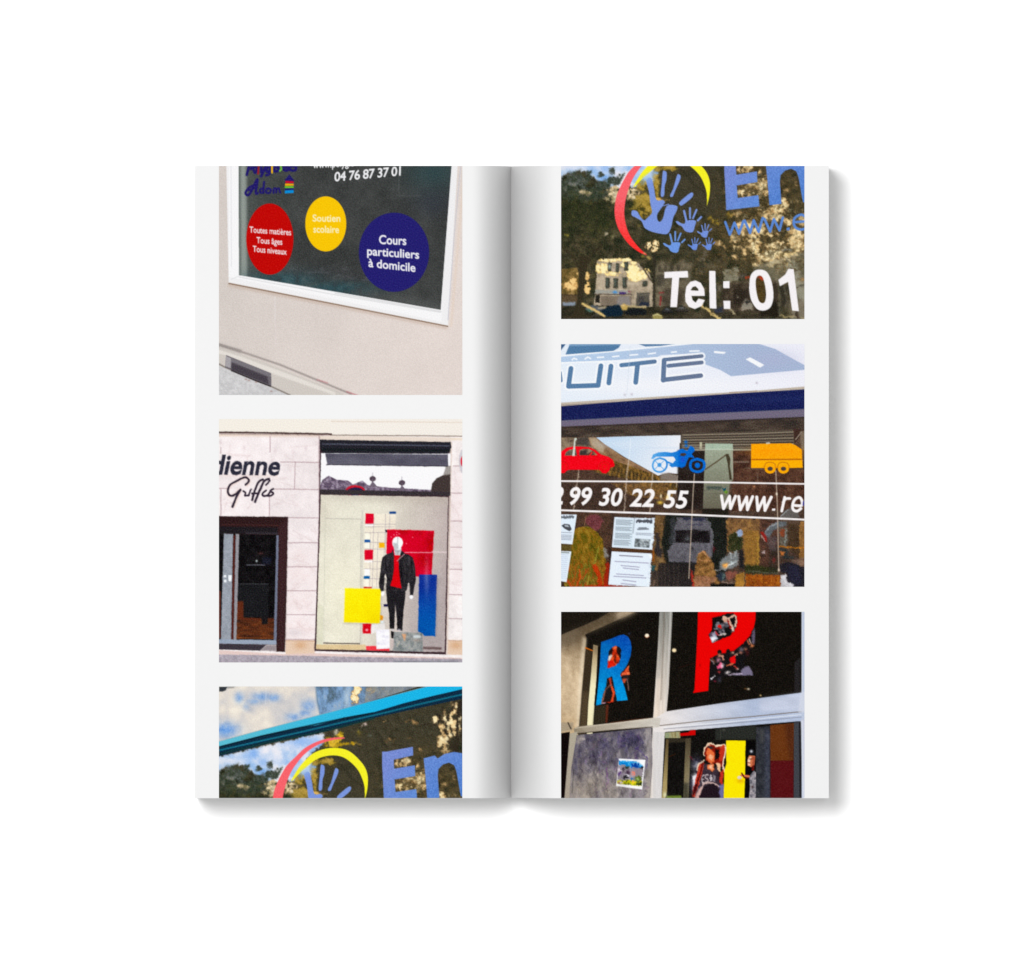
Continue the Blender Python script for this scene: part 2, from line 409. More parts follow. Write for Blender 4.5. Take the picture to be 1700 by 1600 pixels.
def picture_boutique():
    p = Pic(363.5, 695.5, base=(240, 233, 232)); full = np.ones((p.h, p.w))
    p.tex(full, 10, 16, 4, 11); p.tex(full, 7, 3, 2, 12)
    p.z(340, 690, 3.809)
    p.P((236, 230, 220), [80, 0, 800, 0, 800, 112, 80, 104]); p.P((236, 230, 222), [780, 0, 1640, 0, 1640, 128, 800, 122])
    p.L((206, 184, 166), 1.5, [800, 38, 1640, 44], a=.5); p.L((222, 200, 182), 4, [90, 126, 730, 132], a=.8, b=1)
    p.L((62, 42, 40), 2.6, [80, 106, 420, 110, 800, 118], b=.4); p.L((130, 105, 98), 1.6, [90, 116, 800, 124], a=.7, b=.5)
    p.L((120, 104, 92), 1.4, [800, 124, 1640, 131], b=.4); p.L((224, 205, 180), 4, [800, 138, 1640, 150], a=.7, b=.8)
    j = (166, 138, 144)
    for x, y in ((250, 205), (445, 222), (560, 232), (640, 208), (103, 170)): p.G((200, 180, 185), x, y, 9, 14, .6)
    p.mix(p.field([(615, 1000, 110, 110, .7), (610, 1180, 110, 90, .8), (1590, 700, 50, 400, .6), (600, 1340, 120, 70, 1), (620, 900, 90, 60, .7)]), [(224, 196, 192), (238, 218, 214), (244, 232, 230)], 7, 3, 13, a=.75)
    p.G((170, 165, 170), 570, 1370, 55, 26, .5)
    for x0, x1 in ((512, 698), (1532, 1640)):
        p.P((224, 198, 176), [x0, 1420, x1, 1422, x1 - 4, 1512, x0 - 2, 1508]); p.G((206, 160, 120), (x0 + x1) / 2, 1450, 40, 26, .7); p.L((190, 150, 120), 1.2, [x0, 1420, x1, 1422], b=.4)
    rr = np.random.default_rng(3)
    for x0, y0, x1, y1 in ((105, 130, 414, 293), (416, 130, 722, 293), (90, 293, 570, 464), (574, 293, 720, 464), (106, 464, 410, 634), (412, 464, 720, 645), (528, 647, 716, 802), (526, 803, 714, 955), (524, 956, 712, 1106), (522, 1107, 708, 1257), (520, 1258, 705, 1412), (1560, 320, 1640, 490), (1556, 492, 1640, 665), (1550, 668, 1640, 830), (1546, 832, 1640, 970), (1542, 972, 1640, 1130)):
        k = rr.normal(0, 5); p.put(p.poly([x0, y0, x1, y0, x1, y1, x0, y1]), (238 + k - 6, 228 + k - 8, 228 + k - 6), .45, .3)
        for i in range(3): x = x0 + rr.random() * (x1 - x0); y = y0 + rr.random() * (y1 - y0); p.L((206, 184, 184), 1.2, [x, y, x + rr.normal(0, 40), y + rr.normal(0, 30), x + rr.normal(0, 60), y + rr.normal(0, 40)], a=.45, b=.9, sm=1)
    for q in ([480, 293, 725, 297], [90, 460, 140, 460], [440, 464, 722, 468], [528, 645, 716, 647], [528, 802, 714, 803], [524, 955, 712, 955], [522, 1106, 708, 1106],
              [520, 1257, 705, 1257], [514, 1412, 700, 1414], [414, 130, 414, 232], [410, 510, 410, 632], [572, 298, 568, 465], [103, 200, 103, 240], [104, 465, 103, 632], [722, 130, 722, 640, 700, 1490],
              [1570, 318, 1630, 318], [1560, 490, 1630, 490], [1555, 665, 1630, 667], [1550, 830, 1630, 832], [1545, 970, 1630, 972], [1540, 1130, 1630, 1132], [1535, 1280, 1630, 1284]):
        p.L(j, 1.2, q, a=.9, b=.3)
    # pavement
    p.P((222, 198, 192), [80, 1480, 520, 1506, 700, 1500, 1640, 1530, 1640, 1600, 80, 1600])
    p.P((168, 160, 170), [80, 1508, 620, 1516, 1640, 1536, 1640, 1620, 80, 1620]); p.tex(p.poly([80, 1508, 1640, 1530, 1640, 1620, 80, 1620]), 16, 3, 2, 14)
    p.P((122, 126, 134), [1190, 1545, 1600, 1548, 1620, 1580, 1180, 1580], a=.6, b=1)
    # doorway
    p.z(360, 850, 6.275)
    p.P((50, 31, 32), [0, 42, 742, 50, 730, 800, 710, 1452, 622, 1452, 622, 1380, 0, 1380])
    p.P((74, 48, 52), [640, 150, 735, 60, 706, 1440, 640, 1440], a=.5, b=2); p.L((104, 60, 56), 1, [60, 128, 640, 138], a=.6)
    p.P((36, 32, 36), [0, 150, 640, 160, 630, 226, 0, 222]); p.P((58, 54, 60), [300, 205, 640, 212, 640, 236, 300, 228], a=.7)
    p.P((22, 20, 22), [0, 225, 640, 238, 615, 1340, 0, 1330])
    gl = p.poly([225, 235, 612, 240, 596, 1325, 205, 1320]); p.clip = gl
    p.tex(gl, 9, 8, 3, 15)
    p.P((34, 35, 38), [225, 740, 540, 740, 540, 1090, 225, 1090], a=.7); p.P((36, 40, 60), [480, 470, 580, 470, 560, 545, 470, 545], a=.6, b=1)
    p.P((96, 46, 28), [200, 930, 278, 925, 282, 1098, 600, 1105, 600, 1330, 200, 1330], b=.7)
    p.mix(p.poly([200, 1120, 600, 1120, 600, 1330, 200, 1330]), [(40, 28, 24), (76, 44, 28), (122, 68, 34)], 5, 3, 16, ax=3, a=.7)
    p.P((30, 28, 30), [465, 1080, 535, 1080, 530, 1165, 470, 1165], b=.7); p.L((140, 76, 34), 1.3, [205, 1305, 600, 1312], a=.8)
    p.L((110, 112, 122), 1.4, [315, 550, 400, 548, 500, 552], a=.9); p.G((220, 235, 235), 416, 508, 10, 12, .9); p.L((90, 90, 96), 1, [240, 745, 540, 748], a=.7); p.G((110, 60, 60), 460, 428, 30, 12, .5)
    p.clip = None
    p.P((150, 156, 166), [76, 225, 172, 228, 150, 1345, 45, 1340]); p.P((136, 64, 46), [0, 800, 42, 820, 40, 1310, 0, 1310], a=.7)
    p.P((86, 40, 34), [174, 240, 196, 240, 176, 1330, 152, 1330]); p.P((148, 146, 152), [200, 225, 236, 228, 206, 1345, 176, 1345])
    p.P((112, 118, 138), [622, 240, 646, 242, 622, 1378, 594, 1378]); p.P((150, 162, 180), [20, 1322, 620, 1332, 620, 1378, 20, 1368])
    p.tex(p.poly([40, 225, 172, 228, 150, 1345, 45, 1340]), 10, 4, 2, 17)
    for q in ([76, 655, 100, 655, 100, 680, 76, 680], [78, 705, 102, 702, 102, 730, 78, 732], [122, 655, 156, 655, 156, 722, 122, 716]): p.P((235, 240, 244), q)
    p.P((62, 56, 64), [20, 1372, 520, 1380, 450, 1440, 20, 1428]); p.P((148, 138, 142), [520, 1385, 618, 1385, 618, 1445, 450, 1440], b=.6)
    # lettering
    p.z(360, 690, 10)
    dk = (47, 47, 62)
    p.P((226, 190, 176), [50, 990, 1010, 1000, 1010, 1015, 50, 1000], a=.6, b=1.5)
    p.text('dienne', (-80, 968), (1052, 985), 322, dk, bold=.027, shear=.2, ref='d')
    s = (52, 42, 56)
    p.L((228, 190, 170), 4, [500, 1160, 545, 1080, 470, 1030, 330, 1100, 210, 1180, 190, 1290, 250, 1340, 390, 1240, 270, 1520], a=.5, b=1.5, sm=1)
    p.L(s, 3.4, [480, 1150, 540, 1080, 470, 1025, 330, 1090, 225, 1150, 190, 1240, 205, 1310, 260, 1330, 330, 1290, 395, 1230], sm=1)
    p.L(s, 3.6, [395, 1235, 330, 1340, 265, 1515]); p.L(s, 3, [445, 1255, 480, 1285, 470, 1330, 540, 1320], sm=1); p.L(s, 3, [560, 1240, 530, 1330]); p.G(s, 575, 1222, 14, 14)
    p.L(s, 3.6, [770, 1060, 700, 1100, 640, 1230, 590, 1400], sm=1); p.L(s, 3.8, [870, 1050, 790, 1090, 720, 1230, 640, 1430], sm=1); p.L(s, 3, [820, 1150, 880, 1080, 865, 1050])
    p.L(s, 3, [590, 1290, 700, 1290]); p.L(s, 3.2, [820, 1240, 760, 1300, 780, 1335, 850, 1320, 890, 1250], sm=1); p.L(s, 3.2, [940, 1215, 890, 1250, 940, 1290, 900, 1330, 840, 1330], sm=1)
    # shop window
    p.z(520, 690, 3.809)
    fr = (58, 38, 44)
    p.P(fr, [42, 130, 870, 160, 866, 500, 840, 1508, 8, 1486, 36, 700]); p.P((222, 206, 196), [862, 165, 878, 165, 850, 1510, 838, 1506], a=.8)
    p.P((226, 212, 200), [42, 128, 870, 140, 870, 170, 42, 160])
    p.P((242, 241, 243), [50, 238, 868, 240, 862, 480, 44, 476])
    p.mix(p.poly([44, 440, 60, 405, 100, 380, 150, 405, 220, 410, 250, 435, 310, 410, 345, 440, 480, 455, 750, 470, 750, 480, 44, 476]), [(78, 66, 84), (120, 104, 124), (170, 160, 175)], 4, 3, 18)
    for x, y in ((376, 400), (560, 425)):
        p.L((150, 145, 155), .9, [x, y - 38, x, y]); p.E((86, 72, 84), x, y, 21, 17); p.L((96, 84, 96), 2.2, [x, y, x, y + 30]); p.P((110, 98, 112), [x - 24, y + 50, x - 6, y + 24, x + 8, y + 24, x + 28, y + 50])
    p.E((196, 30, 50), 265, 474, 62, 34); p.E((40, 34, 70), 265, 480, 52, 26)
    p.P((68, 58, 56), [742, 482, 750, 430, 780, 395, 820, 376, 866, 370, 866, 490]); p.P((120, 112, 106), [836, 322, 868, 318, 866, 375, 820, 380], a=.7)
    p.P((58, 52, 56), [44, 466, 866, 482, 864, 508, 44, 496])
    p.P((40, 39, 47), [40, 152, 868, 168, 872, 205, 848, 242, 60, 238, 42, 195]); p.L((92, 96, 112), 2, [60, 180, 860, 192], a=.8, b=.4); p.L((26, 32, 34), 3.5, [55, 215, 860, 222], b=.6)
    p.P((92, 90, 104), [76, 240, 850, 246, 852, 322, 90, 312]); p.tex(p.poly([76, 240, 850, 246, 852, 322, 90, 312]), 10, 10, 2, 19, ax=2); p.L((48, 44, 54), 1.2, [84, 311, 850, 321])
    # interior
    inn = p.poly([48, 500, 852, 514, 830, 1494, 18, 1474]); p.clip = inn
    p.put(inn, p.grad((330, 900), (226, 222, 206), (830, 1000), (182, 168, 166)))
    p.P((170, 160, 148), [48, 490, 860, 500, 860, 560, 48, 520], b=6, a=.55); p.G((226, 208, 204), 560, 1200, 110, 200, .3)
    p.P((150, 146, 148), [600, 1000, 830, 1000, 830, 1500, 560, 1500], a=.35, b=10); p.G((236, 232, 208), 180, 1150, 150, 300, .6); p.G((206, 198, 182), 60, 600, 60, 120, .6)
    p.L((176, 172, 164), 1, [75, 650, 302, 654, 296, 1440], a=.9); p.L((206, 202, 192), 2.5, [312, 600, 305, 1440], a=.8); p.L((200, 200, 184), 1, [78, 520, 66, 1430], a=.8)
    p.P((216, 192, 148), [18, 1444, 330, 1446, 330, 1480, 18, 1476]); p.L((96, 84, 76), 1.8, [66, 1436, 292, 1440]); p.P((206, 206, 180), [18, 1180, 66, 1200, 60, 1450, 18, 1440], a=.5)
    p.P((104, 84, 84), [690, 1458, 808, 1462, 808, 1478, 690, 1474], b=.8)
    p.z(590, 840, 10)
    p.P((238, 228, 210), [158, 135, 665, 135, 660, 400, 500, 420, 400, 1340, 140, 1340], a=.85)
    g = (160, 150, 160)
    for q in ([305, 130, 280, 1340], [500, 140, 490, 760], [570, 130, 562, 385], [165, 300, 660, 300], [160, 345, 640, 345], [155, 438, 500, 442], [245, 440, 235, 1340], [150, 600, 520, 606], [150, 712, 500, 716], [145, 915, 430, 920], [145, 1040, 420, 1044], [140, 1200, 400, 1206], [375, 440, 350, 1340]): p.L(g, .9, q, a=.75)
    R, B = (214, 6, 44), (18, 84, 158)
    for q, c_ in (([165, 125, 303, 125, 300, 290, 163, 292], R), ([150, 727, 292, 727, 288, 888, 150, 890], R), ([560, 92, 672, 92, 668, 130, 560, 130], (16, 62, 128)), ([152, 558, 248, 560, 245, 602, 150, 602], B),
                  ([140, 1158, 235, 1160, 235, 1206, 140, 1204], (12, 92, 156)), ([390, 608, 486, 608, 484, 690, 388, 690], (238, 176, 20)), ([165, 305, 300, 305, 300, 330, 165, 330], (246, 244, 244)), ([148, 905, 280, 905, 280, 930, 148, 930], (246, 244, 244)),
                  ([160, 450, 240, 450, 240, 545, 160, 545], (248, 244, 226)), ([160, 620, 235, 620, 235, 700, 160, 700], (248, 246, 232)), ([150, 1045, 240, 1045, 240, 1150, 148, 1150], (246, 244, 240)), ([150, 1220, 220, 1220, 220, 1330, 150, 1330], (246, 240, 224)), ([135, 1335, 275, 1338, 270, 1362, 130, 1360], (200, 50, 40))): p.P(c_, q)
    p.P((214, 4, 46), [526, 388, 1302, 408, 1262, 1172, 1000, 1168, 700, 1100, 512, 780])
    p.mix(p.poly([526, 388, 1302, 408, 1262, 1172, 1000, 1168, 700, 1100, 512, 780]) * p.field([(1260, 600, 120, 260), (1150, 900, 180, 170), (800, 420, 80, 60), (1050, 460, 90, 60)]), [(208, 0, 40), (168, 0, 20), (206, 0, 6)], 3, 2, 20)
    p.L((240, 190, 196), 1.3, [820, 768, 1280, 772], a=.8); p.L((236, 214, 216), 1.3, [1270, 758, 1520, 768], a=.8)
    p.P((54, 38, 60), [488, 395, 526, 395, 526, 438, 500, 436])
    for x, y in ((590, 515), (640, 478), (686, 440), (724, 462), (946, 518), (845, 620), (686, 480)): p.G((255, 200, 210), x, y, 9, 9, .8)
    # blue and yellow panels, mannequin
    p.z(560, 960, 8.095)
    p.put(p.poly([1096, -55, 1338, -50, 1315, 775, 1165, 770, 1140, 735, 1082, 712]), p.grad((1200, 100), (20, 52, 146), (1200, 600), (0, 86, 168)))
    p.L((150, 140, 134), 3, [92, 600, 572, 612, 592, 150], a=.35, b=1.2); p.L((120, 110, 120), 3, [1338, 0, 1322, 770], a=.35, b=1.2)
    p.put(p.poly([102, 128, 584, 140, 572, 602, 88, 588]), p.grad((100, 140), (252, 234, 20), (560, 600), (244, 218, 0)))
    p.P((206, 8, 30), [340, 606, 456, 604, 450, 742, 340, 738]); p.G((250, 226, 230), 395, 690, 18, 14, .9); p.P((238, 236, 236), [455, 610, 640, 610, 640, 690, 455, 740], a=.7)
    p.P((224, 150, 30), [578, 490, 616, 500, 610, 560, 575, 560]); p.G((226, 240, 250), 600, 585, 24, 20, .95); p.P((30, 28, 70), [618, 345, 680, 340, 682, 376, 625, 378])
    p.mix(p.poly([765, 715, 1140, 730, 1150, 985, 740, 985]), [(110, 118, 118), (142, 146, 146), (166, 166, 162)], 5, 3, 22); p.P((214, 160, 120), [862, 740, 925, 745, 905, 850], b=.8); p.E((206, 214, 216), 1070, 780, 55, 22, b=.8); p.G((170, 150, 140), 1070, 830, 50, 20, .6)
    p.L((200, 190, 170), 2, [800, 910, 830, 850], a=.6, b=.5)
    p.P((232, 58, 70), [382, 905, 525, 905, 525, 945, 700, 940, 700, 985, 386, 965], b=.4); p.P((196, 176, 174), [712, 820, 760, 830, 755, 940, 712, 950], a=.6, b=.6)
    p.P((238, 236, 244), [520, 690, 696, 680, 702, 940, 526, 946]); p.tex(p.poly([535, 720, 690, 715, 695, 920, 540, 925]), 16, 4, 2, 23, ax=2)
    jk = (42, 40, 44)
    p.P((34, 32, 36), [655, 60, 920, 60, 912, 250, 890, 420, 880, 560, 872, 700, 800, 690, 800, 560, 778, 350, 770, 520, 765, 675, 702, 672, 695, 480, 668, 320, 655, 200])
    p.tex(p.poly([655, 60, 920, 60, 872, 700, 702, 672]), 5, 5, 2, 24); p.P((30, 28, 30), [716, 700, 762, 720, 752, 806, 722, 798]); p.G((200, 196, 210), 830, 690, 24, 14, .8); p.G((190, 188, 200), 740, 690, 20, 10, .7)
    p.z(590, 840, 10)
    p.P((206, 208, 210), [640, 680, 762, 690, 756, 815, 648, 812])
    p.P(jk, [625, 715, 600, 770, 510, 800, 445, 850, 425, 960, 412, 1100, 388, 1260, 390, 1335, 420, 1412, 468, 1412, 478, 1300, 480, 1180, 500, 1120, 518, 1200, 512, 1320, 520, 1400, 820, 1420, 850, 1395, 870, 1290, 886, 1265, 900, 1320, 902, 1475, 955, 1475, 975, 1350, 1002, 1220, 996, 1100, 980, 950, 950, 855, 880, 800, 820, 785, 765, 735, 760, 760, 700, 840, 640, 820])
    p.mottle(p.poly([510, 800, 425, 960, 388, 1260, 420, 1412, 820, 1420, 1002, 1220, 950, 855, 765, 735, 640, 720]), .3, 5, 26)
    for q in ([560, 830, 540, 980, 560, 1200], [880, 850, 900, 1000, 890, 1180], [800, 900, 830, 1100, 800, 1300], [440, 950, 440, 1150], [960, 980, 965, 1200], [620, 740, 600, 900, 620, 1060]): p.L((78, 72, 74), 1.4, q, a=.5, b=.6, sm=1)
    for q in ([500, 860, 505, 1050], [930, 900, 935, 1100], [745, 860, 760, 1100, 790, 1330]): p.L((18, 16, 20), 2, q, a=.8, b=.6, sm=1)
    p.tex(p.poly([510, 800, 425, 960, 388, 1260, 420, 1412, 820, 1420, 1002, 1220, 950, 855, 765, 735, 640, 720]), 7, 8, 3, 25)
    p.P((214, 4, 22), [636, 812, 752, 812, 712, 880, 716, 1030, 735, 1200, 764, 1368, 578, 1322, 622, 1180, 640, 1000]); p.L((196, 150, 156), 1.4, [690, 910, 810, 800], a=.9)
    p.P((200, 205, 208), [648, 740, 752, 740, 740, 815, 655, 812]); p.E((244, 246, 247), 698, 605, 88, 96); p.P((236, 238, 240), [625, 640, 770, 640, 735, 745, 665, 745])
    p.L((158, 164, 166), 1.6, [700, 525, 702, 700], a=.7, b=.4); p.P((170, 176, 180), [622, 605, 698, 608, 700, 725, 650, 720, 628, 650], a=.75, b=.7); p.P((150, 156, 160), [648, 725, 750, 725, 748, 760, 652, 760], a=.7, b=.7); p.P((255, 255, 255), [715, 560, 770, 570, 775, 650, 720, 700], a=.8, b=.8)
    p.L((120, 124, 128), 1.2, [668, 745, 672, 800], a=.7); p.L((90, 92, 98), 1.2, [705, 745, 702, 805], a=.7)
    p.E((246, 244, 246), 452, 1450, 26, 40, 20, b=.4); p.E((246, 246, 250), 925, 1510, 34, 32, -20, b=.4)
    p.clip = inn; p.tex(inn, 5, 26, 3, 27); p.tex(inn, 5, 2.5, 2, 28); p.G((236, 232, 232), 1180, 1150, 40, 300, .25); p.clip = None
    p.warp(full, .4, 5, 29)
    p.z(520, 690, 3.809); p.E((190, 188, 196), 945, 290, 26, 78, a=.7); p.E((214, 40, 60), 948, 290, 18, 34, b=.8)
    p.z(0, 0, 1)
    return p.finish(2, 7, 1.06)

HANDS_PALM = [1010, 645, 1075, 655, 1115, 720, 1170, 775, 1215, 740, 1275, 670, 1255, 560, 1235, 400, 1200, 240, 1265, 215, 1300, 330, 1335, 500, 1420, 505, 1445, 545, 1380, 640, 1345, 700, 1350, 770, 1385, 795, 1425, 740, 1455, 620, 1500, 570, 1610, 585, 1605, 650, 1560, 740, 1535, 860, 1490, 950, 1420, 960, 1280, 930, 1180, 880, 1135, 790, 1060, 740, 1005, 710]
def picture_hand_logo_window():
    p = Pic(931.5, 154.5, h=375, base=(58, 56, 40)); full = np.ones((p.h, p.w))
    dark = [(34, 40, 28), (46, 48, 34), (62, 58, 42), (74, 68, 50), (92, 84, 62)]
    p.mix(full, dark, 9, 4, 31, gain=.8)
    # plain brown-green glass, upper middle and right
    p.z(1128.5, 150, 8.095)
    p.put(blur(p.poly([-450, 1000, -100, 620, 0, 560, 1690, 180, 1690, 760, 1350, 900, 1150, 880, 560, 1000, 590, 1560, 430, 1700, -300, 1600]), 3), (66, 62, 48), .75)
    p.tex(full, 7, 3, 2, 32); p.tex(p.field([(900, 600, 700, 300)]), 9, 5, 3, 33)
    for q, w_ in (([520, 640, 600, 760, 670, 880], 3), ([20, 1060, 240, 1300, 420, 1500], 2.5)): p.L((40, 38, 28), w_, q, a=.6, b=.7)
    tan = [(84, 66, 42), (150, 116, 74), (206, 168, 116), (240, 208, 150), (254, 240, 196)]
    def dapple(spots, scale, seed, thr=.42, pal=tan, soft=.2, a=1, ax=1, ay=1):
        f = p.field(spots); v = p.n(scale, 3, seed, ax, ay, .7)
        val = f * (.3 + 1.15 * v) - thr
        m = np.clip(val / soft, 0, 1); tone = np.clip(val / .42, 0, 1) * .75 + p.n(3, 2, seed + 50) * .3
        t = np.linspace(0, 1, len(pal)); pa = np.array(pal, float)
        return p.put(m, np.stack([np.interp(tone, t, pa[:, i]) for i in range(3)], -1), a)
    # tree with bare branches, upper right
    dapple([(1500, 560, 160, 260, .95), (1560, 320, 110, 130, .8), (1430, 800, 120, 150, 1.1), (1310, 490, 60, 50, 1), (1640, 520, 60, 200, .8), (1390, 700, 80, 60, .8)], 6, 34)
    dapple([(1030, 520, 50, 40, .9), (930, 510, 40, 30, .8), (630, 505, 30, 24, .85), (1090, 890, 40, 40, .8), (720, 770, 120, 60, .55), (960, 740, 90, 40, .5)], 4, 35, pal=tan[:3])
    for q, w_ in (([1560, 900, 1470, 700, 1440, 560, 1340, 420], 4), ([1460, 640, 1480, 430, 1560, 300, 1600, 180], 3.2), ([1600, 900, 1610, 500, 1640, 250], 5), ([1120, 550, 1290, 545, 1400, 470], 2), ([1440, 560, 1400, 400, 1420, 330], 2), ([1680, 880, 1660, 400, 1680, 200], 4), ([1500, 430, 1430, 430], 2), ([1570, 900, 1550, 700, 1500, 560], 3)):
        p.L((46, 40, 32), w_, q, a=.95, b=.4, sm=1)
    p.P((222, 196, 190), [290, 562, 400, 528, 395, 555, 320, 580], b=.5); p.G((170, 150, 50), 290, 660, 28, 24, .8); p.G((120, 140, 130), 420, 680, 20, 14, .6)
    # sky behind the left trees
    p.z(928.5, 150, 8.095)
    sky = p.poly([0, 980, 1440, 660, 1420, 820, 1300, 900, 1200, 1000, 1330, 1110, 1260, 1260, 1010, 1290, 800, 1330, 560, 1260, 400, 1130, 300, 1080, 100, 1120, 0, 1220])
    p.mix(blur(sky, .8), [(120, 164, 222), (150, 186, 230), (196, 212, 234), (228, 228, 236), (240, 238, 240)], 24, 3, 36)
    p.put(sky * p.field([(1150, 780, 260, 90, .9), (480, 940, 120, 90, .8), (620, 1060, 90, 70, .7), (900, 800, 90, 60, .6)]), (118, 166, 232), .8); p.put(sky * p.field([(650, 880, 80, 60, .9), (800, 980, 120, 120), (160, 1030, 240, 60), (1200, 980, 60, 130), (860, 1180, 120, 90)]), (240, 236, 240), .75)
    # left tree crown in the sky, twigs
    ft = p.field([(230, 1210, 200, 130), (60, 1330, 150, 150), (400, 1150, 60, 120, .75), (560, 1130, 50, 60, .8), (720, 1090, 60, 70, .85), (740, 1220, 150, 80, .95), (560, 1280, 120, 80), (830, 1140, 60, 40, .75), (330, 1400, 300, 120, 1.2), (700, 1400, 200, 80, 1.2)])
    m = np.clip((ft * (.5 + .85 * p.n(5, 3, 37, gain=.75)) - .42) / .1, 0, 1)
    p.mix(m, [(44, 58, 46), (58, 68, 56), (74, 80, 72), (104, 108, 106)], 4, 3, 38)
    p.mix(p.field([(200, 1270, 170, 90, .8), (120, 1300, 80, 60)]) * (p.n(3, 2, 39) > .68), [(150, 150, 158), (206, 206, 214)], 3, 2, 40, a=.8)
    dapple([(350, 1370, 110, 45, .95), (370, 1400, 60, 24)], 3, 41, pal=[(170, 160, 150), (230, 200, 150), (246, 226, 190)])
    dapple([(740, 1440, 130, 90, 1.15), (700, 1330, 140, 50, .8), (990, 1400, 110, 110, 1.05), (960, 1350, 50, 40, .9)], 5, 42, pal=[(140, 120, 80), (196, 166, 118), (240, 214, 170), (250, 236, 206)])
    # golden-green leaves
    ol = [(74, 66, 20), (120, 100, 30), (160, 132, 44), (196, 164, 80)]
    dapple([(1150, 1280, 130, 110, 1), (1160, 1480, 180, 110, 1.15), (1130, 1560, 190, 90, 1), (1300, 1180, 70, 200, 1.0), (1290, 1330, 60, 200, .95), (1450, 1050, 160, 70, .9), (1180, 1660, 120, 110, .95)], 6, 43, thr=.36, pal=ol, soft=.25, a=.92)
    dapple([(1560, 790, 120, 70, 1.1), (1500, 830, 80, 40), (1650, 720, 60, 90, .9)], 4, 44, pal=[(120, 96, 20), (196, 160, 20), (230, 190, 70)], thr=.38)
    p.G((236, 226, 206), 1600, 650, 26, 40, .8); p.L((214, 168, 20), 3.5, [1640, 830, 1700, 800, 1850, 790], a=.85, b=.5); p.L((222, 178, 80), 2, [1850, 800, 1925, 815], a=.7, b=.6)
    dapple([(1340, 1465, 60, 20, 1.1), (1420, 1480, 60, 20, .9)], 2.5, 45, pal=[(200, 150, 70), (230, 190, 110)])
    # dark foliage mass, left
    p.z(925, 270, 8.095)
    f = p.field([(330, 640, 360, 200, 1.2), (100, 700, 200, 320, 1.2), (560, 760, 260, 190, 1.2), (1350, 1050, 260, 110, .6), (1000, 560, 80, 60, .9)])
    p.mix(np.clip(f, 0, 1) * .85, [(36, 44, 26), (46, 52, 32), (58, 56, 38)], 6, 3, 46, a=.9)
    for x, y, c_ in ((135, 970, (180, 160, 60)), (660, 965, (222, 206, 180)), (750, 985, (170, 160, 120)), (1100, 860, (150, 130, 70)), (350, 970, (110, 96, 56)), (480, 900, (100, 96, 50)), (270, 1110, (120, 100, 80))): p.G(c_, x, y, 22, 20, .85)
    # sun-dappled leaves, right
    p.z(1130, 270, 8.095)
    p.mix(p.field([(1200, 400, 420, 420, .9), (1000, 900, 520, 260, 1), (1300, 1200, 420, 300, 1)]), [(40, 38, 24), (60, 54, 34), (104, 84, 52), (140, 112, 66)], 5, 4, 157, a=.8, gain=.85)
    dapple([(880, 80, 160, 70, .95), (800, 90, 70, 50, 1), (960, 290, 230, 60, .9), (830, 400, 140, 60, 1.0), (1090, 320, 110, 60, 1.3), (1130, 230, 60, 90, 1), (950, 480, 180, 30, .95), (1120, 410, 90, 40, 1.2), (1060, 130, 50, 60, .7)], 5, 47)
    dapple([(1550, 270, 40, 50, .85), (1400, 390, 60, 60, .8), (1380, 540, 60, 110, 1.1), (1320, 620, 130, 110, 1.3), (1160, 700, 100, 90, 1.0), (1560, 540, 60, 50, .8), (850, 860, 160, 130, .95), (1060, 900, 110, 100, 1.05), (1300, 720, 120, 100, 1.0), (720, 700, 180, 70, .7), (1450, 800, 100, 70, .9), (1650, 780, 80, 120, .9)], 5.5, 48)
    dapple([(1570, 960, 130, 150, 1.15), (1520, 1050, 130, 90, 1.2), (970, 1040, 130, 130, 1.1), (1230, 950, 120, 60, .9), (720, 1010, 120, 80, .8), (510, 1080, 70, 60, .9), (1250, 1100, 150, 70, .9), (860, 950, 60, 40, .8)], 5.5, 49)
    dapple([(400, 740, 80, 50, .8), (650, 700, 60, 60, .85), (480, 800, 80, 60, .75)], 4, 52, pal=[(90, 76, 30), (140, 116, 40), (180, 150, 60)])
    p.z(1130, 400, 8.095)
    dapple([(980, 90, 120, 110, 1.3), (1180, 190, 200, 100, 1.2), (1300, 130, 60, 160, 1.3), (1570, 80, 120, 100, 1.35), (1430, 190, 160, 60, 1.1), (1250, 290, 130, 70, 1.15), (1020, 290, 110, 60, 1), (700, 90, 150, 60, .85), (740, 220, 60, 60, .8), (860, 160, 60, 90, .75), (1340, 290, 120, 60, .95)], 5, 53)
    p.mix(p.field([(300, 250, 90, 160, .9), (150, 230, 120, 120, .5), (420, 330, 90, 80, .5)]) * p.n(4, 3, 54), [(90, 80, 66), (130, 118, 104), (170, 156, 140)], 4, 3, 55, a=.9)
    p.mix(p.poly([980, 330, 1690, 130, 1690, 1060, 1500, 1060, 1500, 560, 980, 560]), [(110, 106, 88), (146, 142, 122), (176, 168, 148)], 7, 3, 56, a=.55)
    p.P((150, 150, 140), [1350, 90, 1500, 110, 1500, 150, 1350, 130], a=.8, b=.8); p.L((236, 210, 150), 2.4, [1340, 170, 1560, 180], a=.8, b=.8); p.L((110, 104, 84), 1.4, [1350, 140, 1500, 150], a=.8, b=.5)
    p.P((166, 164, 146), [1430, 270, 1530, 250, 1600, 560, 1690, 600, 1690, 900, 1560, 760, 1450, 500], a=.6, b=2)
    # facades low, right
    p.mix(p.poly([580, 380, 770, 370, 770, 535, 580, 530]), [(128, 124, 104), (150, 144, 124)], 5, 2, 57, a=.9)
    p.mix(p.poly([640, 545, 1300, 540, 1300, 1010, 560, 1000, 560, 640]), [(50, 42, 34), (68, 58, 48), (92, 80, 66)], 6, 3, 58, a=.92)
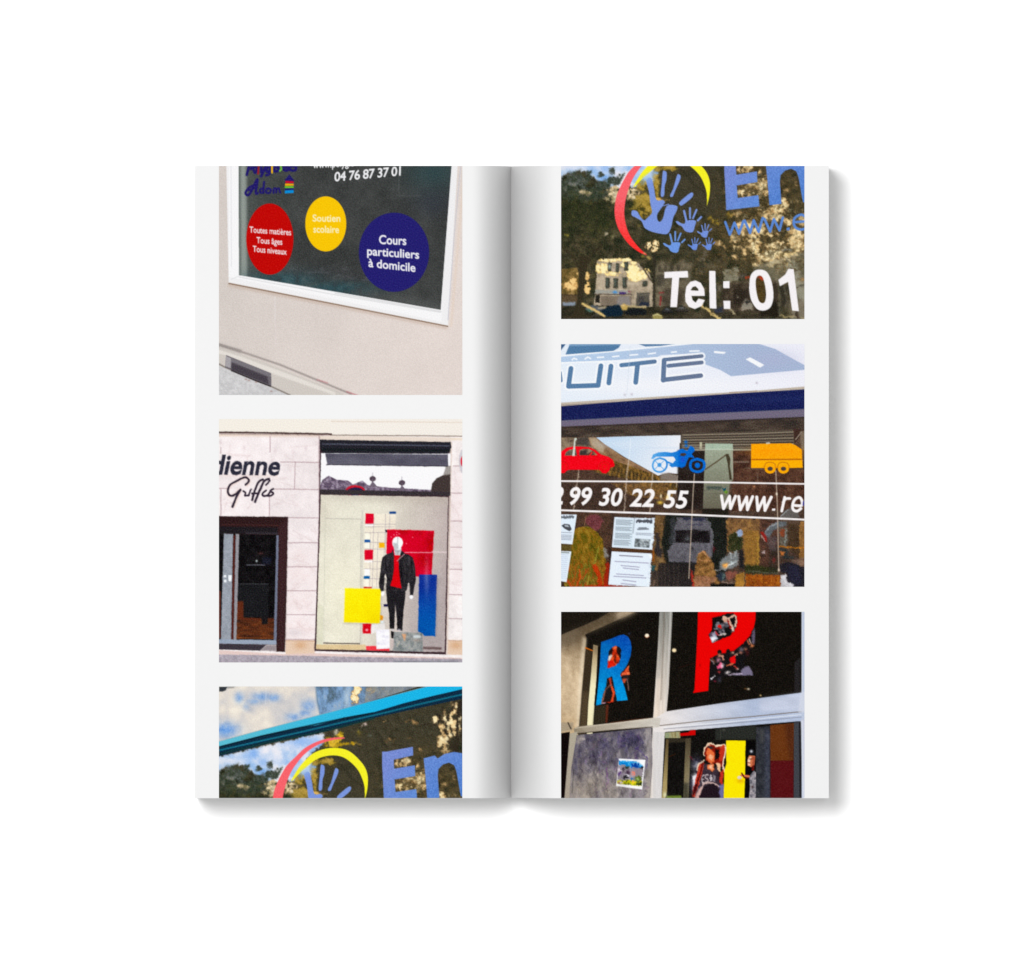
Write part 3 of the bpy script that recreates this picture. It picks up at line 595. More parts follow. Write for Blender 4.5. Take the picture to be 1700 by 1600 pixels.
    p.L((116, 104, 84), 2, [660, 560, 1290, 556], a=.8, b=.6); p.P((42, 36, 30), [700, 640, 905, 640, 905, 830, 700, 840], a=.8, b=1); p.L((104, 92, 76), 1.8, [690, 590, 690, 840], a=.7, b=.5)
    p.P((80, 74, 66), [770, 430, 900, 430, 900, 510, 770, 510], a=.8, b=.6); p.L((120, 112, 96), 1, [780, 470, 890, 470], a=.8); p.L((190, 60, 30), 3, [880, 480, 920, 490], b=.6)
    p.mix(p.poly([970, 430, 1140, 430, 1140, 880, 970, 880]), [(60, 44, 28), (86, 70, 34), (70, 60, 46)], 5, 3, 59); p.E((196, 64, 36), 1070, 495, 50, 30, 30, b=.5); p.E((70, 56, 40), 1045, 505, 30, 20, b=.5)
    p.P((34, 30, 22), [1180, 820, 1330, 800, 1330, 1010, 1060, 1000, 1060, 940], a=.9, b=1); p.P((54, 50, 42), [1330, 600, 1440, 590, 1440, 880, 1350, 880], a=.8, b=1.5); p.L((130, 120, 100), 2, [1410, 600, 1420, 900], a=.7, b=.6); p.L((130, 122, 104), 2, [1310, 560, 1340, 1000], a=.6, b=.8)
    p.L((60, 54, 46), 2.5, [1560, 605, 1690, 600], a=.8, b=.6); p.G((226, 170, 110), 1640, 515, 32, 24, .9); p.L((206, 186, 130), 3, [1350, 990, 1420, 1015, 1690, 1030], a=.8, b=.8); p.P((128, 116, 100), [1440, 800, 1690, 780, 1690, 1040, 1480, 1040], a=.6, b=2)
    p.P((60, 50, 40), [1540, 950, 1580, 950, 1580, 1040, 1550, 1040], b=.8)
    p.P((150, 144, 130), [820, 910, 850, 800, 900, 770, 940, 800, 960, 910], a=.85, b=.7); p.P((46, 44, 40), [870, 800, 930, 790, 940, 830, 880, 850], b=.5); p.L((176, 160, 140), 1.4, [820, 905, 970, 900], a=.7)
    p.G((190, 180, 160), 770, 745, 12, 14, .8); p.P((110, 100, 86), [480, 590, 550, 590, 545, 690, 470, 690], a=.8, b=.8); p.L((70, 60, 48), 5, [540, 100, 545, 560], a=.55, b=1.2)
    p.mix(p.poly([-300, 940, 1050, 930, 1050, 1060, -300, 1060]), [(46, 42, 32), (66, 60, 46), (84, 76, 58)], 5, 3, 60, ax=2, a=.9)
    p.P((50, 54, 74), [440, 905, 570, 880, 570, 960, 480, 965], a=.8, b=1)
    p.L((214, 186, 120), 3.6, [300, 870, 420, 975, 560, 1060], b=.5); p.L((150, 110, 70), 1, [400, 960, 450, 980], a=.8); p.L((206, 190, 150), 2, [640, 905, 735, 970], b=.5)
    full = np.ones((p.h, p.w)); 
    p.z(1130, 270, 8.095)
    reg = np.clip(p.field([(1100, 500, 560, 460, 1.2), (1100, 1000, 620, 380, 1.3), (1480, 1400, 260, 200, 1), (500, 1300, 500, 300, 1)]), 0, 1)
    for sd, sc, th, c1, c2 in ((158, 7, .60, (44, 40, 26), (70, 60, 38)), (159, 4, .64, (56, 50, 30), (96, 80, 48)), (160, 3, .72, (120, 92, 50), (150, 118, 70))):
        v = p.n(sc, 3, sd, 1.25, .8, .75); p.mix(np.clip((v - th) / .1, 0, 1) * reg, [c1, c2], 3, 2, sd + 9, a=.72)
    v = p.n(4, 3, 161, 1, 1, .8); p.mix(np.clip((v - .7) / .1, 0, 1) * reg * np.clip(p.field([(1350, 650, 320, 130, 1.1), (960, 960, 220, 220, 1), (1550, 1000, 180, 240, 1.3), (1250, 1200, 330, 150, 1.2), (1000, 320, 240, 160, .9), (1280, 1330, 200, 60, .9)]) * 1.6, 0, 1), [(232, 194, 124), (254, 244, 206)], 3, 2, 190, a=.95)
    v = p.n(4, 3, 163, 1, 1, .8); p.z(925, 270, 8.095); lr = np.clip(p.field([(450, 620, 620, 460, 1.2), (300, 1300, 500, 500, 1)]), 0, 1) * (1 - blur(sky, 2))
    p.mix(np.clip((v - .66) / .12, 0, 1) * lr, [(64, 66, 34), (96, 88, 44)], 3, 2, 191, a=.6); p.mix(np.clip((.30 - v) / .12, 0, 1) * lr, [(22, 28, 18), (32, 36, 24)], 3, 2, 192, a=.6)
    p.warp(full, 2.6, 6, 150); p.warp(full, 1.2, 3, 151)
    # street at lower left: lit house, trunks, parked cars
    p.z(925, 400, 8.095)
    p.mix(p.poly([60, 380, 300, 350, 300, 830, 60, 830]), [(86, 74, 36), (120, 96, 50), (196, 160, 100)], 6, 3, 61, a=.85)
    dapple([(180, 600, 130, 60, 1.2), (230, 540, 60, 50, 1.2), (400, 480, 60, 70, 1.1), (410, 620, 50, 110, 1.2), (280, 430, 30, 30, 1)], 5, 62, pal=[(176, 130, 70), (222, 176, 110), (240, 206, 140)])
    p.P((84, 70, 56), [60, 710, 290, 715, 290, 840, 60, 840], a=.75, b=1); p.L((60, 50, 36), 2, [60, 725, 300, 725], a=.7, b=.5)
    hs = p.poly([540, 260, 760, 235, 960, 240, 1090, 300, 1240, 430, 1290, 560, 1290, 880, 490, 880, 520, 660])
    p.mix(hs, [(146, 134, 112), (176, 160, 138), (196, 182, 158)], 7, 3, 63); p.P((104, 92, 80), [590, 735, 1000, 735, 1000, 870, 580, 870], a=.7); p.P((140, 136, 138), [820, 740, 975, 740, 985, 860, 800, 860], a=.7, b=.6)
    p.P((158, 156, 146), [515, 652, 985, 655, 980, 705, 510, 702]); p.P((40, 38, 32), [520, 722, 580, 722, 574, 830, 515, 828]); p.L((70, 60, 52), 1.4, [510, 712, 1000, 716], a=.9)
    p.G((60, 140, 214), 780, 686, 28, 18, 1); p.P((70, 50, 110), [840, 680, 930, 684, 930, 706, 840, 710]); p.G((130, 50, 60), 972, 680, 16, 16, .8)
    dapple([(600, 370, 90, 80, 1.5), (700, 260, 160, 30, 1.1), (900, 250, 120, 30, 1.1), (880, 320, 40, 40, 1.2), (1010, 370, 90, 80, 1.5), (1080, 470, 130, 70, 1.5), (1190, 420, 60, 60, 1.3), (760, 440, 220, 40, .8), (1020, 300, 50, 30, 1.3)], 5, 64, pal=[(216, 170, 100), (246, 216, 140), (254, 240, 190)])
    for x0, x1, y0, y1 in ((690, 735, 290, 410), (790, 838, 300, 420), (905, 960, 280, 400), (655, 712, 490, 632), (760, 822, 495, 632), (880, 940, 485, 632), (1150, 1215, 530, 610)): p.P((66, 66, 56), [x0, y0, x1, y0, x1 - 4, y1, x0 - 4, y1], b=.5); p.P((96, 112, 104), [x0 + 8, y0 + 15, (x0 + x1) / 2, y0 + 15, (x0 + x1) / 2, y1 - 30, x0 + 8, y1 - 30], a=.6, b=.6)
    p.G((190, 206, 196), 712, 345, 16, 26, .8)
    p.P((88, 84, 74), [1075, 690, 1245, 690, 1240, 870, 1060, 870]); p.L((130, 124, 110), 1, [1080, 720, 1240, 720], a=.7); p.P((60, 58, 60), [1095, 740, 1170, 740, 1170, 810, 1090, 820], a=.6)
    fc = blur(p.poly([1330, 330, 1420, 260, 1560, 330, 1700, 240, 1800, 300, 1800, 900, 1310, 900]), 2.5); p.mix(fc, [(84, 78, 62), (116, 106, 88), (146, 134, 112)], 7, 3, 65, a=.75)
    for x0, y0 in ((1360, 330), (1440, 325), (1530, 320), (1610, 318), (1530, 460), (1620, 455)): p.P((58, 54, 44), [x0, y0, x0 + 34, y0, x0 + 34, y0 + 84, x0, y0 + 84], a=.7, b=.6)
    p.L((150, 140, 120), 1.2, [1330, 440, 1700, 425], a=.6, b=.5); p.L((136, 126, 106), 1.2, [1330, 620, 1700, 612], a=.6, b=.5); p.P((66, 62, 54), [1350, 460, 1450, 450, 1440, 600, 1350, 610], a=.6, b=1); p.P((58, 50, 42), [1430, 640, 1700, 640, 1700, 880, 1420, 880], a=.6, b=2)
    p.L((150, 40, 44), 2, [1375, 690, 1425, 692], a=.8, b=.5); p.L((150, 40, 44), 2.4, [1392, 740, 1385, 850], a=.8, b=.5)
    dapple([(1230, 60, 60, 60, 1.1), (1330, 60, 60, 80, 1.1), (1290, 120, 50, 30, 1)], 3, 66, pal=tan[1:])
    tk = (56, 50, 36)
    p.P(tk, [300, 200, 420, 200, 390, 420, 365, 650, 340, 880, 420, 1060, 180, 1060, 260, 880, 290, 560], b=.7); p.L(tk, 4, [300, 400, 230, 230, 110, 120], a=.9, b=.6, sm=1); p.L(tk, 5, [400, 330, 460, 180, 600, 60], a=.8, b=.6)
    p.L((52, 48, 38), 4, [1310, 160, 1300, 500, 1300, 900], b=.7); p.L((60, 52, 40), 2.4, [1140, 330, 1240, 500, 1290, 560], b=.5)
    p.mix(p.poly([60, 850, 500, 860, 1300, 880, 1690, 860, 1690, 1060, 60, 1060]), [(34, 36, 26), (52, 48, 36), (74, 66, 48)], 5, 3, 67, ax=2, a=.95)
    for x0, y0, x1, c_ in ((1000, 905, 1160, (58, 62, 70)), (1400, 900, 1560, (44, 44, 44)), (1580, 880, 1760, (62, 58, 52)), (480, 960, 640, (60, 58, 50))):
        p.P(c_, [x0, y0 + 60, x0 + 20, y0 + 25, x0 + 50, y0, x1 - 60, y0 - 4, x1 - 20, y0 + 24, x1, y0 + 60], b=.6, sm=1); p.P((116, 120, 124), [x0 + 45, y0 + 22, x0 + 60, y0 + 6, x1 - 66, y0 + 4, x1 - 40, y0 + 22], a=.7, b=.5); p.L((30, 28, 24), 2, [x0, y0 + 62, x1, y0 + 62], a=.8, b=.5)
    p.P((150, 164, 186), [75, 822, 250, 818, 240, 860, 80, 870], a=.8, b=.8); p.P(tk, [262, 850, 345, 850, 420, 1060, 180, 1060], b=.7)
    p.P((84, 90, 96), [380, 900, 480, 850, 560, 880, 640, 900, 600, 940, 430, 950], b=.8); p.G((80, 120, 100), 440, 925, 40, 24, .8)
    p.P((20, 38, 52), [560, 950, 700, 870, 820, 850, 880, 890, 890, 960, 860, 1010, 640, 1010], b=.7); p.P((26, 30, 32), [900, 940, 1000, 895, 1120, 900, 1200, 930, 1200, 990, 920, 990], b=.7); p.P((40, 46, 60), [1090, 860, 1130, 815, 1230, 820, 1240, 870], b=.7)
    p.L((214, 184, 120), 4, [345, 840, 460, 900, 640, 1005], b=.6); p.L((196, 176, 130), 3, [870, 870, 1050, 880, 1190, 885], a=.9, b=.7); p.E((190, 160, 90), 905, 885, 44, 44, b=.8); p.G((230, 200, 150), 890, 865, 20, 12, .8)
    p.E((150, 138, 82), 1350, 1020, 72, 46, b=.7); p.L((200, 190, 140), 1.6, [1290, 1000, 1350, 985, 1400, 1000], b=.5); p.L((196, 180, 150), 3, [560, 900, 650, 885], a=.8, b=.8)
    p.warp(full, .9, 4, 154)
    # beam with cloudy glass above it
    p.z(928.5, 150, 8.095)
    up = p.poly([0, 0, 3400, 0, 3400, 60, 2700, 40, 1700, 340, 900, 560, 0, 790]); p.clip = up
    p.mix(up, [(188, 188, 192), (208, 204, 202), (224, 216, 206), (238, 230, 216)], 26, 3, 68)
    p.mix(p.field([(300, 190, 60, 70, .9), (600, 180, 130, 60, .9), (760, 190, 80, 50, 1), (500, 240, 100, 40, .8), (120, 620, 170, 100, 1.3), (1230, 300, 100, 90, .9), (1040, 450, 110, 60, .9), (1180, 400, 120, 60, .8), (390, 300, 50, 60, .5)]), [(104, 148, 206), (130, 168, 218), (164, 186, 214)], 6, 3, 69, a=.95)
    p.P((96, 128, 160), [1320, 0, 3400, 0, 3400, 200, 1380, 420, 1340, 250], b=1.5); p.mix(p.poly([1330, 0, 3400, 0, 3400, 200, 1380, 420]), [(84, 104, 116), (104, 130, 158), (130, 166, 206), (160, 178, 196)], 8, 4, 70, ay=2, a=.9)
    p.G((190, 206, 216), 1740, 200, 40, 160, .7); dapple([(1880, 90, 70, 80, 1.3), (1850, 180, 60, 110, 1.2), (2050, 100, 80, 60, .9)], 5, 71); p.mix(p.poly([2000, 0, 2800, 0, 2700, 120, 1980, 300]), [(110, 112, 118), (130, 130, 128), (150, 140, 120)], 7, 3, 72, a=.7)
    p.P((50, 56, 62), [30, 45, 140, 45, 120, 90, 80, 108, 30, 108], b=.5); p.P((120, 120, 120), [120, 30, 260, 30, 220, 62, 140, 68], a=.6, b=.8); p.L((224, 224, 226), 1, [665, 50, 650, 300], a=.6, b=.5)
    p.clip = None
    T = lambda x: None
    top = [20, 775, 520, 640, 1060, 500, 1700, 335, 2240, 190, 2800, 45, 3360, -100]; bot = [3360, 80, 2900, 170, 2500, 270, 2100, 390, 1700, 460, 1340, 560, 1090, 590, 600, 700, 20, 850]
    cy = p.grad((300, 700), (92, 186, 208), (2200, 200), (30, 178, 226)); p.put(p.poly(top + bot), cy); p.L((170, 160, 160), 1.2, top, a=.5, b=.5)
    p.P((16, 44, 66), [20, 845, 600, 695, 1090, 588, 1340, 558, 1700, 455, 2100, 385, 2500, 265, 2900, 165, 3360, 60, 3360, 190, 2700, 330, 2100, 460, 1700, 585, 1300, 680, 700, 800, 20, 975])
    p.L((26, 122, 146), 2.6, [20, 895, 600, 765, 1100, 655, 1700, 515, 2300, 380, 2700, 280, 3360, 130], a=.85, b=.5); p.L((24, 58, 56), 3.4, [20, 945, 700, 785, 1300, 665, 1700, 570, 2100, 465], a=.8, b=.4)
    p.L((14, 34, 44), 2.4, [20, 850, 600, 702, 1090, 594, 1700, 465, 2100, 392], a=.8, b=.4)
    # red and yellow arcs, hand prints
    p.z(925, 270, 8.095)
    arc = p.poly([1728, -253, 1608, -249, 1468, -226, 1328, -176, 1198, -101, 1078, 14, 970, 120, 900, 230, 840, 350, 798, 460, 775, 600, 780, 740, 820, 880, 890, 1000, 980, 1110, 1100, 1200, 1190, 1238, 1200, 1232, 1120, 1160, 1050, 1080, 980, 980, 930, 850, 905, 700, 915, 540, 960, 360, 1030, 200, 1100, 95, 1188, -11, 1298, -101, 1428, -171, 1578, -216, 1728, -236], 1)
    p.put(arc, p.grad((900, 450), (244, 100, 108), (950, 1100), (246, 54, 52))); p.tex(arc * p.poly([700, 480, 1300, 480, 1300, 1300, 700, 1300]), 9, 1.6, 1, 73)
    p.z(925, 400, 8.095); p.G((226, 150, 110), 1175, 165, 22, 16, .8)
    for x, y, c_ in ((1150, 205, (150, 140, 60)), (1220, 215, (196, 170, 100)), (1240, 235, (190, 160, 80))): p.G(c_, x, y, 22, 16, .8)
    p.z(928.5, 150, 8.095)
    # yellow crescent
    ye = p.poly([1000, 1290, 1080, 1150, 1160, 1050, 1280, 940, 1420, 880, 1560, 860, 1700, 875, 1800, 920, 1900, 1010, 1980, 1110, 2020, 1220, 2024, 1340, 2010, 1450, 1980, 1560, 1985, 1500, 1980, 1380, 1940, 1250, 1880, 1140, 1780, 1040, 1680, 980, 1560, 960, 1420, 980, 1310, 1030, 1200, 1120, 1100, 1210, 1020, 1290], 1)
    p.put(ye, (242, 236, 44)); p.L((246, 240, 36), 4.8, [1990, 1290, 1996, 1380, 1990, 1460], a=.9, w2=2)
    hb = (122, 148, 216)
    p.z(925, 270, 8.095)
    p.P((160, 190, 226), [1130, 210, 1250, 130, 1330, 150, 1260, 250, 1210, 260], a=.6, b=2)
    p.P(hb, HANDS_PALM, sm=1); p.G((150, 186, 226), 1225, 225, 40, 40, .5)
    p.P(hb, [1420, 130, 1445, 115, 1472, 140, 1470, 230, 1445, 320, 1440, 430, 1412, 465, 1392, 430, 1405, 300], sm=1)
    p.P(hb, [1610, 180, 1635, 160, 1660, 190, 1640, 260, 1590, 370, 1555, 455, 1520, 460, 1522, 430, 1560, 350], sm=1)
    p.P(hb, [1640, 540, 1700, 480, 1800, 405, 1830, 430, 1790, 490, 1680, 575, 1650, 570], sm=1)
    p.L((60, 56, 40), 2, [1440, 560, 1500, 545], b=.3); p.L(hb, 1.4, [1430, 580, 1500, 560], b=.3)
    p.z(0, 0, 1)
    src = np.array(HANDS_PALM, float).reshape(-1, 2)
    def small(cx, cy, k, c_=hb):
        # little hand: palm, thumb and four fingers
        q = lambda *a: [v for i in range(0, len(a), 2) for v in (cx + a[i] * k, cy + a[i + 1] * k)]
        p.P(c_, q(-7, -5, 2, -7, 10, -5, 8, 4, 5, 13, -2, 14, -9, 11, -14, 4, -20, 1, -24, -4, -21, -5, -14, -1, -9, -1), sm=1)
        p.L(c_, 3.6 * k, q(-6, -5, -10, -22)); p.L(c_, 3.2 * k, q(0, -10, 0, -27)); p.L(c_, 3.2 * k, q(5, -10, 11, -24)); p.L(c_, 3.2 * k, q(13, -6, 19, -12))
    p.z(0, 0, 1)
    small(1145.5, 372, .98); small(1170.5, 386.5, .56, (116, 144, 214)); small(1121, 407.5, .84, (110, 150, 220)); small(1153.5, 408, .5, (108, 140, 214)); small(1177, 408, .5, (108, 140, 214))
    # big letters and web line
    p.z(1128.5, 150, 8.095)
    lb = (116, 140, 208); e = p.poly([598, 920, 1010, 845, 1012, 960, 752, 1018, 758, 1138, 1035, 1092, 1040, 1235, 760, 1282, 775, 1450, 1055, 1410, 1062, 1560, 622, 1612])
    p.z(1130, 270, 8.095)
    e2 = p.poly([585, -60, 735, -60, 745, 175, 1012, 132, 1022, 262, 752, 300, 765, 492, 1045, 462, 1056, 590, 612, 636, 585, 120])
    p.put(np.maximum(e, e2), p.grad((600, 200), (118, 138, 206), (1000, 550), (98, 138, 208)))
    n_ = p.poly([1140, 29, 1290, -10, 1330, 30, 1420, -30, 1550, -58, 1720, -30, 1720, 540, 1640, 535, 1580, 200, 1550, 120, 1480, 85, 1400, 110, 1340, 170, 1330, 260, 1352, 555, 1190, 575, 1160, 200])
    p.put(n_, p.grad((1200, 0), (104, 138, 208), (1500, 500), (84, 128, 202))); p.tex(np.clip(n_ + e + e2, 0, 1), 9, 1.6, 1, 74)
    p.z(1130, 270, 8.095)
    wb = (92, 134, 204)
    for q in ([598, 800, 660, 965, 722, 808, 782, 955, 840, 790], [858, 780, 930, 945, 980, 775, 1045, 930, 1100, 745], [1125, 760, 1200, 925, 1250, 760, 1325, 910, 1370, 740]): p.L(wb, 4.2, q)
    p.P(wb, [1420, 875, 1462, 870, 1462, 910, 1422, 912]); p.L(wb, 4, [1520, 800, 1680, 790]); p.L(wb, 4.2, [1680, 735, 1620, 700, 1540, 735, 1515, 800, 1540, 870, 1610, 900, 1690, 880], sm=1)
    # telephone line
    p.z(1130, 400, 8.095); w = (240, 236, 238)
    p.z(925, 400, 8.095); p.P(w, [1440, 415, 1755, 400, 1760, 488, 1640, 490, 1610, 885, 1520, 885, 1545, 492, 1440, 498])
    p.z(1130, 400, 8.095)
    loop = [(190, 570, 50, 55)]
    o = p.poly([60, 720, 75, 610, 130, 545, 200, 528, 270, 560, 315, 640, 325, 735, 145, 735, 160, 790, 200, 825, 240, 770, 325, 790, 280, 870, 190, 910, 110, 880, 65, 810], 0)
    o = np.clip(o - p.poly([132, 660, 160, 615, 200, 605, 235, 640, 240, 665]), 0, 1); p.put(o, w)
    p.P(w, [382, 398, 466, 402, 480, 905, 388, 900]); p.P(w, [570, 540, 655, 535, 655, 632, 572, 632]); p.P(w, [572, 800, 665, 800, 665, 908, 580, 908])
    z = np.clip(p.poly([920, 600, 935, 470, 990, 400, 1070, 382, 1150, 410, 1205, 500, 1238, 640, 1240, 780, 1200, 890, 1110, 932, 1020, 905, 950, 800, 925, 700], 1) - p.poly([1005, 560, 1020, 485, 1060, 462, 1100, 490, 1130, 590, 1145, 720, 1130, 810, 1095, 832, 1050, 800, 1020, 700], 1), 0, 1); p.put(z, w)
    p.P(w, [1310, 520, 1400, 450, 1445, 372, 1515, 375, 1530, 500, 1585, 940, 1495, 930, 1440, 545, 1330, 605])
    return p.finish(3, 7, 1.04)

def picture_vehicle_window():
    p = Pic(931.5, 571, h=403, base=(78, 62, 50)); full = np.ones((p.h, p.w))
    def scribble(x0, y0, x1, y1, hgt, col, wd, seed):          # print too small to read
        r = np.random.default_rng(seed); k = max(int((x1 - x0) / 9), 4); q = []
        for i in range(k + 1): q += [x0 + (x1 - x0) * i / k, y0 + (y1 - y0) * i / k - (r.random() * .5 + (i & 1) * .5) * hgt]
        p.L(col, wd, q, a=.85, b=.35)
    # sign band
    p.z(920, 560, 3.953)
    p.put(p.poly([0, 0, 1700, 0, 1700, 330, 0, 440]), p.grad((100, 100), (224, 232, 242), (1600, 300), (232, 232, 242))); p.G((240, 240, 244), 800, 320, 700, 60, .7)
    road = p.poly([0, 140, 45, 128, 400, 92, 720, 58, 950, 40, 1330, 40, 1450, 78, 1560, 140, 1700, 215, 1700, 205, 1640, 214, 1160, 256, 1090, 215, 990, 178, 960, 105, 700, 118, 680, 130, 400, 152, 0, 168])
    p.put(road, p.grad((300, 100), (178, 200, 226), (1300, 150), (164, 180, 208))); p.G((172, 176, 206), 1430, 150, 160, 60, .5)
    for q in ([120, 148, 132, 138, 150, 146], [205, 143, 222, 130, 240, 140], [285, 133, 325, 131], [385, 128, 425, 124], [500, 118, 548, 114], [618, 110, 665, 104], [770, 99, 802, 96], [890, 92, 950, 90]): p.L((238, 242, 248), 2.4, q)
    p.P((240, 242, 246), [1050, 90, 1128, 98, 1115, 110, 1048, 104]); p.P((240, 242, 246), [1255, 145, 1285, 132, 1378, 182, 1350, 200])
    p.L((240, 242, 246), 2.5, [0, 170, 400, 156, 690, 134], a=.9); p.L((240, 243, 247), 2.5, [0, 128, 400, 92, 900, 42], a=.9)
    wn = (84, 124, 162)
    p.P(wn, [76, 114, 104, 46, 440, 44, 425, 70, 390, 90]); p.P((150, 180, 210), [100, 46, 440, 44, 436, 52, 98, 60], a=.5); p.P((60, 96, 134), [40, 95, 78, 46, 40, 46]); p.P((96, 130, 166), [550, 44, 800, 44, 700, 58, 600, 62])
    dkb = (88, 124, 162)
    S = [([112, 205, 96, 322, 290, 316, 308, 188], 7), ([374, 190, 360, 300], 7), ([442, 184, 660, 160], 6), ([548, 180, 536, 296], 7), ([722, 152, 716, 282], 7), ([724, 148, 968, 124], 5.2), ([750, 188, 968, 166], 5.6), ([716, 280, 962, 252], 6.6), ([40, 232, 46, 285], 5)]
    for q, w_ in S: p.L((242, 244, 248), w_ + 7, q, a=.9)
    cg = p.grad((500, 200), dkb, (850, 220), (104, 118, 146))
    for q, w_ in S: p.put(p.line(q, w_ + .9), cg)
    p.L((205, 214, 226), 1, [500, 60, 478, 375], a=.7); p.G((170, 160, 170), 1328, 300, 8, 8, .6); p.G((170, 160, 170), 510, 375, 8, 8, .6); p.G((180, 170, 180), 465, 378, 8, 8, .6)
    # edge, navy band, lintel
    p.P((190, 178, 164), [0, 432, 700, 388, 1300, 352, 1700, 318, 1700, 352, 0, 462]); p.L((120, 104, 90), 1, [0, 448, 400, 426], a=.6, b=.4); p.L((140, 110, 84), 1.2, [1150, 362, 1330, 352], a=.7, b=.4)
    nv = p.poly([0, 456, 620, 408, 1200, 368, 1700, 338, 1700, 468, 700, 512, 0, 548]); p.put(nv, (27, 34, 84)); p.tex(nv, 6, 3, 2, 81); p.P((40, 56, 110), [1000, 400, 1640, 380, 1640, 420, 1000, 440], a=.3, b=3)
    p.P((112, 104, 124), [0, 548, 700, 512, 1700, 468, 1700, 522, 800, 556, 0, 590]); p.L((70, 84, 110), 1.2, [0, 549, 700, 513, 1700, 468], a=.6)
    lb = p.poly([0, 588, 800, 556, 1700, 520, 1700, 640, 850, 642, 0, 662]); p.mix(lb, [(52, 46, 42), (72, 60, 52), (88, 78, 68)], 8, 3, 82, ax=3); p.L((48, 40, 38), 2.5, [0, 594, 800, 560, 1700, 524], a=.7, b=.6)
    # glass body
    body = p.poly([0, 655, 850, 640, 1700, 600, 1700, 1800, 0, 1800])
    p.z(925, 700, 8.095)
    p.mix(body, [(56, 42, 36), (78, 60, 50), (98, 78, 64)], 12, 4, 83, a=.9)
    p.mix(p.poly([50, 215, 500, 210, 560, 340, 350, 470, 50, 460]), [(84, 70, 58), (130, 114, 94), (160, 142, 118)], 8, 3, 84, a=.9); p.P((66, 60, 56), [270, 215, 430, 210, 430, 320, 260, 310], a=.9, b=.7); p.L((150, 136, 118), 1, [180, 230, 150, 330], a=.8)
    wall = p.poly([420, 215, 520, 215, 900, 480, 1345, 715, 1640, 820, 1500, 870, 1100, 800, 500, 440]); p.mix(wall, [(108, 82, 58), (136, 104, 76), (158, 126, 92)], 8, 3, 85); p.P((178, 160, 134), [430, 215, 520, 215, 640, 340, 620, 420, 560, 400, 480, 330], a=.8, b=1)
    band = p.poly([760, 520, 1400, 740, 1650, 860, 1500, 1060, 1050, 790, 600, 700, 400, 640]); p.mix(band, [(64, 52, 30), (110, 82, 40), (150, 112, 52)], 5, 3, 86, ax=.6, ay=1.5)
    for i in range(20): x = 560 + i * 52; p.L((52, 44, 32), 2.6, [x, 545 + (x - 560) * .30, x - 6, 590 + (x - 560) * .32], a=.8, b=.6)
    for i in range(14): x = 620 + i * 60; p.L((56, 46, 34), 2.6, [x, 660 + (x - 620) * .28, x - 6, 700 + (x - 620) * .3], a=.6, b=.7)
    p.put(p.poly([525, 212, 900, 198, 1695, 180, 1690, 260, 1660, 290, 1655, 420, 1640, 700, 1500, 690, 1355, 722, 900, 470, 640, 300]), p.grad((800, 250), (190, 212, 234), (1500, 600), (232, 234, 240))); p.G((214, 226, 238), 900, 300, 300, 60, .6)
    p.L((206, 220, 236), 3, [860, 355, 1640, 350], a=.6, b=.6); p.P((128, 116, 106), [1400, 700, 1500, 685, 1620, 720, 1620, 800, 1380, 780], b=1); p.P((44, 34, 30), [1645, 290, 1700, 270, 1700, 1080, 1650, 1080])
    p.P((76, 56, 46), [50, 660, 420, 650, 700, 780, 50, 800], a=.9, b=1.5); p.P((64, 48, 40), [50, 820, 700, 820, 1000, 1000, 1500, 1080, 1500, 1200, 50, 1180], a=.85, b=2.5)
    p.mix(p.poly([720, 820, 1500, 830, 1500, 1060, 1000, 1000]), [(70, 54, 38), (120, 88, 50), (150, 110, 60)], 5, 3, 87, a=.8)
    # right half reflections
    p.z(1130, 700, 8.095)
    p.P((42, 34, 30), [-40, 380, 330, 380, 330, 1180, -40, 1180], b=1); p.tex(p.poly([-40, 380, 330, 380, 330, 1180, -40, 1180]), 7, 6, 2, 88)
    sl = p.poly([0, 160, 1510, 110, 1520, 290, 1690, 290, 1690, 390, 0, 390]); p.P((84, 74, 64), [0, 160, 1510, 110, 1520, 390, 0, 390])
    for k in range(7): y0 = 180 + k * 34; p.L((160 - (k % 2) * 34, 148 - (k % 2) * 34, 128 - (k % 2) * 30), 1.5, [30, y0, 1000, y0 - 22 + k * 3, 1510, y0 - 42 + k * 6], a=.85, b=.3); p.L((52, 44, 40), 1.2, [30, y0 + 16, 1500, y0 - 20 + k * 5], a=.7)
    p.P((64, 44, 38), [1515, 90, 1610, 100, 1600, 200, 1530, 290], b=.8); p.L((196, 184, 164), 1.2, [1540, 240, 1620, 140], a=.8); p.P((150, 138, 118), [1600, 130, 1690, 120, 1690, 380, 1620, 380], a=.6, b=1)
    p.P((186, 184, 156), [255, 275, 288, 275, 288, 365, 255, 365], b=.5); p.L((150, 140, 124), 3, [30, 330, 330, 350], a=.6, b=.7); p.L((164, 160, 144), 2.4, [190, 372, 940, 372], a=.8, b=.5)
    p.mix(p.poly([700, 395, 950, 395, 950, 640, 1690, 640, 1690, 1180, 680, 1200]), [(58, 38, 30), (82, 54, 42), (100, 70, 54)], 6, 3, 89); p.L((140, 124, 110), 2, [710, 540, 910, 540], a=.8, b=.5); p.L((110, 92, 80), 1.6, [1030, 690, 1035, 800], a=.8); p.L((120, 104, 90), 2, [870, 620, 1100, 640], a=.6, b=.8)
